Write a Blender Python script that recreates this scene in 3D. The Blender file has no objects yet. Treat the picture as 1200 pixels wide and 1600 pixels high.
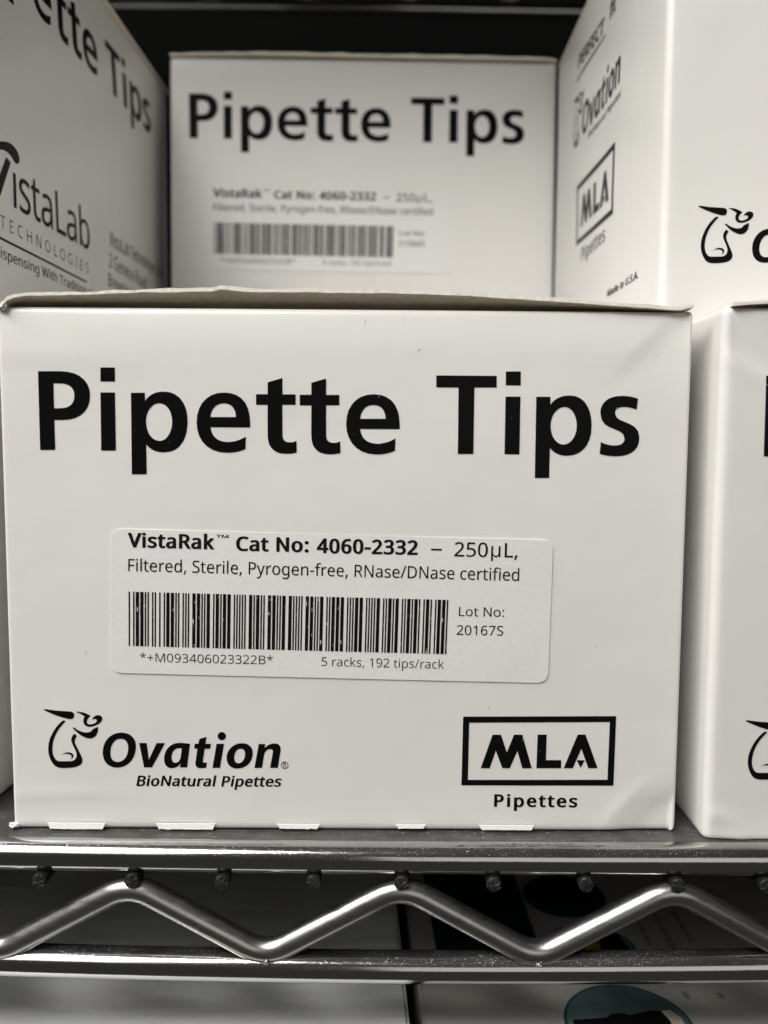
import bpy, bmesh, math, random, json
from mathutils import Vector, Matrix, noise
from mathutils.geometry import delaunay_2d_cdt

random.seed(7)
scene = bpy.context.scene
C = scene.collection
R = math.radians

# ------------------------------------------------------------------ camera
CAM_H = 0.10692
FPX, PITCH, ROLL = 1350.4, 0.07782, -0.00741
cam = bpy.data.cameras.new('camera')
cam_ob = bpy.data.objects.new('camera', cam)
C.objects.link(cam_ob)
fw = Vector((0, math.cos(PITCH), -math.sin(PITCH)))
rt0 = Vector((1, 0, 0))
dn0 = fw.cross(rt0)
rt = math.cos(ROLL) * rt0 + math.sin(ROLL) * dn0
dn = -math.sin(ROLL) * rt0 + math.cos(ROLL) * dn0
cam_ob.matrix_world = Matrix(((rt.x, -dn.x, -fw.x, 0), (rt.y, -dn.y, -fw.y, 0), (rt.z, -dn.z, -fw.z, CAM_H), (0, 0, 0, 1)))
cam.sensor_fit = 'VERTICAL'
cam.sensor_height = 36.0
cam.sensor_width = 27.0
cam.lens = 36.0 * FPX / 1600.0
cam.clip_start = 0.01
cam.clip_end = 50
cam.dof.use_dof = True
cam.dof.focus_distance = 0.243
cam.dof.aperture_fstop = 9.0
scene.camera = cam_ob

# ------------------------------------------------------------------ world, lamps, exposure
w = bpy.data.worlds.new("World")
scene.world = w
w.use_nodes = True
w.node_tree.nodes['Background'].inputs[0].default_value = (1.0, 0.94, 0.86, 1)
w.node_tree.nodes['Background'].inputs[1].default_value = 0.058

def area(name, loc, target, sx, sy, power, col=(1, 0.965, 0.91)):
    l = bpy.data.lights.new(name, 'AREA')
    l.shape = 'RECTANGLE'
    l.size, l.size_y = sx, sy
    l.energy = power
    l.color = col
    o = bpy.data.objects.new(name, l)
    C.objects.link(o)
    o.location = loc
    d = Vector(target) - Vector(loc)
    o.rotation_euler = d.to_track_quat('-Z', 'Y').to_euler()
    return o

area('ceiling_light', (-0.95, -0.48, 1.62), (-0.05, 0.25, 0.0), 1.9, 0.50, 64.0, (1, 0.982, 0.938))
area('room_light', (0.62, -1.7, 0.50), (0.0, 0.3, 0.1), 1.3, 1.0, 3.5)
area('far_ceiling_light', (-1.35, -1.75, 2.05), (0.0, 0.25, 0.05), 1.7, 1.4, 21.0, (1, 0.98, 0.935))

scene.view_settings.view_transform = 'Standard'
scene.view_settings.look = 'None'
scene.view_settings.exposure = 0.0
scene.view_settings.gamma = 1.0
scene.view_settings.use_curve_mapping = False
scene.render.engine = 'CYCLES'
scene.cycles.use_denoising = True
scene.cycles.max_bounces = 12

# ------------------------------------------------------------------ object helpers
def tag(o, label=None, cat=None, group=None, kind=None):
    if label: o['label'] = label
    if cat: o['category'] = cat
    if group: o['group'] = group
    if kind: o['kind'] = kind
    return o

def empty(name, loc, rz=0.0):
    o = bpy.data.objects.new(name, None)
    o.empty_display_size = 0.02
    C.objects.link(o)
    o.location = loc
    o.rotation_euler = (0, 0, rz)
    return o

def link_mesh(name, me, mats, parent=None):
    o = bpy.data.objects.new(name, me)
    C.objects.link(o)
    for m in (mats if isinstance(mats, (list, tuple)) else [mats]):
        me.materials.append(m)
    if parent: o.parent = parent
    return o

def from_data(name, verts, faces, mats, parent=None, smooth=True, midx=None):
    me = bpy.data.meshes.new(name)
    me.from_pydata([tuple(v) for v in verts], [], faces)
    if midx:
        me.polygons.foreach_set('material_index', midx)
    if smooth:
        me.polygons.foreach_set('use_smooth', [True] * len(me.polygons))
    me.update()
    return link_mesh(name, me, mats, parent)

# ------------------------------------------------------------------ materials
class NT:
    def __init__(s, name):
        s.m = bpy.data.materials.new(name)
        s.m.use_nodes = True
        s.t = s.m.node_tree
        s.b = s.t.nodes['Principled BSDF']
    def n(s, typ, **kw):
        x = s.t.nodes.new(typ)
        for k, v in kw.items():
            if hasattr(x, k): setattr(x, k, v)
            else: x.inputs[k.replace('_', ' ')].default_value = v
        return x
    def l(s, a, b): s.t.links.new(a, b)
    def set(s, **kw):
        for k, v in kw.items():
            s.b.inputs[k.replace('_', ' ')].default_value = v
    def coord(s, scale):
        tc = s.n('ShaderNodeTexCoord'); mp = s.n('ShaderNodeMapping')
        mp.inputs['Scale'].default_value = scale
        s.l(tc.outputs['Object'], mp.inputs['Vector'])
        return mp.outputs['Vector']
    def noise(s, scale3, scale, detail=4, rough=0.6):
        x = s.n('ShaderNodeTexNoise')
        x.inputs['Scale'].default_value = scale
        x.inputs['Detail'].default_value = detail
        x.inputs['Roughness'].default_value = rough
        s.l(s.coord(scale3), x.inputs['Vector'])
        return x.outputs['Fac']
    def ramp(s, fac, stops):
        r = s.n('ShaderNodeValToRGB')
        e = r.color_ramp.elements
        while len(e) > 1: e.remove(e[0])
        e[0].position = stops[0][0]; e[0].color = stops[0][1]
        for p, c in stops[1:]:
            q = e.new(p); q.color = c
        s.l(fac, r.inputs['Fac'])
        return r.outputs['Color']
    def bump(s, height, strength, dist, prev=None):
        b = s.n('ShaderNodeBump')
        b.inputs['Strength'].default_value = strength
        b.inputs['Distance'].default_value = dist
        s.l(height, b.inputs['Height'])
        if prev: s.l(prev, b.inputs['Normal'])
        return b.outputs['Normal']
    def mix(s, fac, a, b):
        m = s.n('ShaderNodeMix', data_type='RGBA')
        for sock, v in ((m.inputs[0], fac), (m.inputs[6], a), (m.inputs[7], b)):
            if isinstance(v, (float, int)): sock.default_value = v
            elif isinstance(v, tuple): sock.default_value = v
            else: s.l(v, sock)
        return m.outputs[2]
    def math(s, op, a, b=None):
        m = s.n('ShaderNodeMath', operation=op)
        for i, v in enumerate((a, b)):
            if v is None: continue
            if isinstance(v, (float, int)): m.inputs[i].default_value = v
            else: s.l(v, m.inputs[i])
        return m.outputs[0]

def g(v, t=(1, 1, 1)):
    return (v * t[0], v * t[1], v * t[2], 1)

def mat_coated():
    """white clay-coated carton board, faint horizontal fibre streaks under the gloss"""
    k = NT('coated_board')
    blot = k.noise((1, 1, 1), 28, 3)
    streak = k.noise((60, 60, 900), 1.0, 5, 0.7)
    fine = k.noise((1, 1, 1), 1500, 2)
    spec = k.noise((1, 1, 1), 520, 1)
    col = k.ramp(blot, [(0.3, (0.748, 0.739, 0.716, 1)), (0.7, (0.775, 0.767, 0.745, 1))])
    dark = k.ramp(spec, [(0.0, (1, 1, 1, 1)), (0.17, (1, 1, 1, 1)), (0.18, (0, 0, 0, 1))])
    col = k.mix(k.math('MULTIPLY', dark, 0.0), col, (0.2, 0.18, 0.15, 1))
    k.l(col, k.b.inputs['Base Color'])
    rr = k.ramp(streak, [(0.3, g(0.27)), (0.7, g(0.38))])
    k.l(rr, k.b.inputs['Roughness'])
    n1 = k.bump(streak, 0.055, 0.0004)
    n2 = k.bump(fine, 0.06, 0.0002, n1)
    n3 = k.bump(k.noise((1, 1, 1.2), 34, 2), 0.07, 0.0025, n2)
    k.l(n3, k.b.inputs['Normal'])
    k.set(Specular_IOR_Level=0.55)
    return k.m

def mat_raw():
    """uncoated cream inside of the board, torn edges"""
    k = NT('raw_board')
    f = k.noise((1, 1, 1), 700, 4, 0.7)
    big = k.noise((1, 1, 1), 90, 3)
    col = k.mix(0.35, k.ramp(f, [(0.3, (0.80, 0.765, 0.68, 1)), (0.7, (0.88, 0.855, 0.785, 1))]),
                k.ramp(big, [(0.35, (0.78, 0.74, 0.65, 1)), (0.65, (0.87, 0.845, 0.77, 1))]))
    k.l(col, k.b.inputs['Base Color'])
    k.l(k.bump(f, 0.25, 0.0003), k.b.inputs['Normal'])
    k.set(Roughness=0.85, Specular_IOR_Level=0.25)
    return k.m

def mat_label():
    k = NT('label_paper')
    f = k.noise((1, 1, 1), 1100, 3, 0.65)
    f2 = k.noise((1, 1, 1), 2600, 2)
    k.l(k.ramp(f, [(0.3, (0.745, 0.74, 0.727, 1)), (0.7, (0.785, 0.78, 0.767, 1))]), k.b.inputs['Base Color'])
    k.l(k.bump(f2, 0.18, 0.0003, k.bump(f, 0.14, 0.0003)), k.b.inputs['Normal'])
    k.set(Roughness=0.6, Specular_IOR_Level=0.35)
    return k.m

def mat_ink(name, v, rough, chips=0.0):
    k = NT(name)
    f = k.noise((1, 1, 1), 1700, 2, 0.5)
    k.l(k.ramp(f, [(0.3, g(v)), (0.7, g(v * 1.5))]), k.b.inputs['Base Color'])
    if chips:
        s = k.noise((1.0, 1.0, 0.25 if v > 0.0055 else 0.8), 1400 if v > 0.0055 else 900, 3, 0.6)
        msk = k.ramp(s, [(0.68 if v > 0.0055 else 0.745, (0, 0, 0, 1)), (0.70 if v > 0.0055 else 0.765, (1, 1, 1, 1))])
        k.l(k.mix(k.math('MULTIPLY', msk, chips), g(v), g(0.7)), k.b.inputs['Base Color'])
    k.l(k.bump(f, 0.08, 0.0002), k.b.inputs['Normal'])
    k.set(Roughness=rough, Specular_IOR_Level=0.05)
    return k.m

def mat_chrome(name='chrome_wire', dust=1.0, base=0.44, r0=0.08, r1=0.13):
    """nickel-chrome wire with dust lying on the upper side and a drawn grain"""
    k = NT(name)
    geo = k.n('ShaderNodeNewGeometry')
    sep = k.n('ShaderNodeSeparateXYZ'); k.l(geo.outputs['Normal'], sep.inputs[0])
    up = k.ramp(sep.outputs['Z'], [(0.30, g(0)), (0.85, g(1))])
    grain = k.noise((25, 700, 700), 1.0, 3, 0.6)
    spk = k.noise((1, 1, 1), 2400, 2, 0.55)
    spk2 = k.noise((0.6, 1, 1), 1500, 3, 0.6)
    patch = k.noise((1, 1, 1), 26, 2)
    m1 = k.ramp(spk, [(0.62, g(0)), (0.70, g(1))])
    m2 = k.ramp(spk2, [(0.66, g(0)), (0.70, g(1))])
    mm = k.math('MAXIMUM', m1, m2)
    pm = k.ramp(patch, [(0.35, g(0.15)), (0.65, g(1))])
    film = k.math('MULTIPLY', k.math('MULTIPLY', up, pm), 0.07 * dust)
    d = k.math('ADD', k.math('MULTIPLY', k.math('MULTIPLY', mm, up), k.math('MULTIPLY', pm, 0.55 * dust)), film)
    d = k.math('MINIMUM', d, 1.0)
    k.l(k.mix(d, g(base, (1, 0.99, 0.975)), (0.45, 0.44, 0.42, 1)), k.b.inputs['Base Color'])
    k.l(k.math('SUBTRACT', 1.0, d), k.b.inputs['Metallic'])
    rr = k.ramp(grain, [(0.3, g(r0)), (0.7, g(r1))])
    k.l(k.mix(d, rr, g(0.8)), k.b.inputs['Roughness'])
    k.l(k.bump(grain, 0.05, 0.0003, k.bump(mm, 0.05, 0.0002)), k.b.inputs['Normal'])
    return k.m

def mat_plain(name, col, rough=0.5, spec=0.5, nscale=300, var=0.12, bump=0.1):
    k = NT(name)
    f = k.noise((1, 1, 1), nscale, 3)
    a = tuple(c * (1 - var) for c in col) + (1,)
    b = tuple(min(1, c * (1 + var)) for c in col) + (1,)
    k.l(k.ramp(f, [(0.3, a), (0.7, b)]), k.b.inputs['Base Color'])
    k.l(k.bump(f, bump, 0.0004), k.b.inputs['Normal'])
    k.set(Roughness=rough, Specular_IOR_Level=spec)
    return k.m

def mat_liner():
    """dark grey plastic liner, dusty"""
    k = NT('liner_plastic')
    f = k.noise((1, 1, 1), 160, 4)
    spk = k.noise((1, 1, 1), 1300, 2)
    m1 = k.ramp(spk, [(0.66, g(0)), (0.72, g(1))])
    base = k.ramp(f, [(0.3, (0.030, 0.031, 0.031, 1)), (0.7, (0.075, 0.075, 0.073, 1))])
    k.l(k.mix(k.math('MULTIPLY', m1, 0.7), base, (0.42, 0.41, 0.39, 1)), k.b.inputs['Base Color'])
    k.l(k.bump(f, 0.2, 0.0005), k.b.inputs['Normal'])
    k.set(Roughness=0.42, Specular_IOR_Level=0.5)
    return k.m

def mat_wrap():
    """white board under crinkled clear film"""
    k = NT('wrapped_board')
    a = k.noise((16, 40, 16), 2.2, 3, 0.5)
    b = k.noise((150, 60, 60), 1.6, 4, 0.7)
    k.set(Base_Color=(0.82, 0.83, 0.82, 1), Roughness=0.42)
    k.set(Coat_Weight=0.9, Coat_Roughness=0.24)
    n = k.bump(a, 0.16, 0.005)
    k.l(n, k.b.inputs['Normal']); k.l(n, k.b.inputs['Coat Normal'])
    return k.m

M = dict(inside=mat_plain('board_inside', (0.74, 0.65, 0.50), 0.85, 0.2, 500, 0.08, 0.2), faint=mat_plain('faint_print', (0.23, 0.22, 0.21), 0.5), torn=mat_plain('torn_paper', (0.76, 0.75, 0.725), 0.9, 0.2, 1500, 0.05, 0.4), board=mat_coated(), raw=mat_raw(), label=mat_label(), ink=mat_ink('black_ink', 0.005, 0.35, 0.5),
         thermal=mat_ink('thermal_black', 0.008, 0.5, 0.0), bars=mat_ink('thermal_bars', 0.006, 0.5, 0.8),
         chrome=mat_chrome(), chrome_truss=mat_chrome('chrome_truss', 0.35, 0.40, 0.26, 0.34), liner=mat_liner(), wrap=mat_wrap(),
         cut=mat_plain('cut_wire_end', (0.014, 0.014, 0.0145), 0.5, 0.4, 1200, 0.6, 0.25),
         shade=mat_plain('shade_black', (0.0025, 0.0025, 0.0025), 0.9, 0.03),  # near-black colour stands in for shade
         teal=mat_plain('teal_ink', (0.015, 0.075, 0.09), 0.4), navy=mat_plain('navy_ink', (0.008, 0.022, 0.03), 0.4),
         grey=mat_plain('pale_print', (0.085, 0.125, 0.135), 0.4, 0.5, 60, 0.35), black=mat_plain('black_print', (0.006, 0.006, 0.008), 0.4),
         yellow=mat_plain('yellow_print', (0.25, 0.17, 0.03), 0.4), beige=mat_plain('beige_print', (0.5, 0.46, 0.4), 0.4),
         dim=mat_plain('carton_board_grey', (0.40, 0.385, 0.36), 0.45, 0.45, 40, 0.12))

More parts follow.
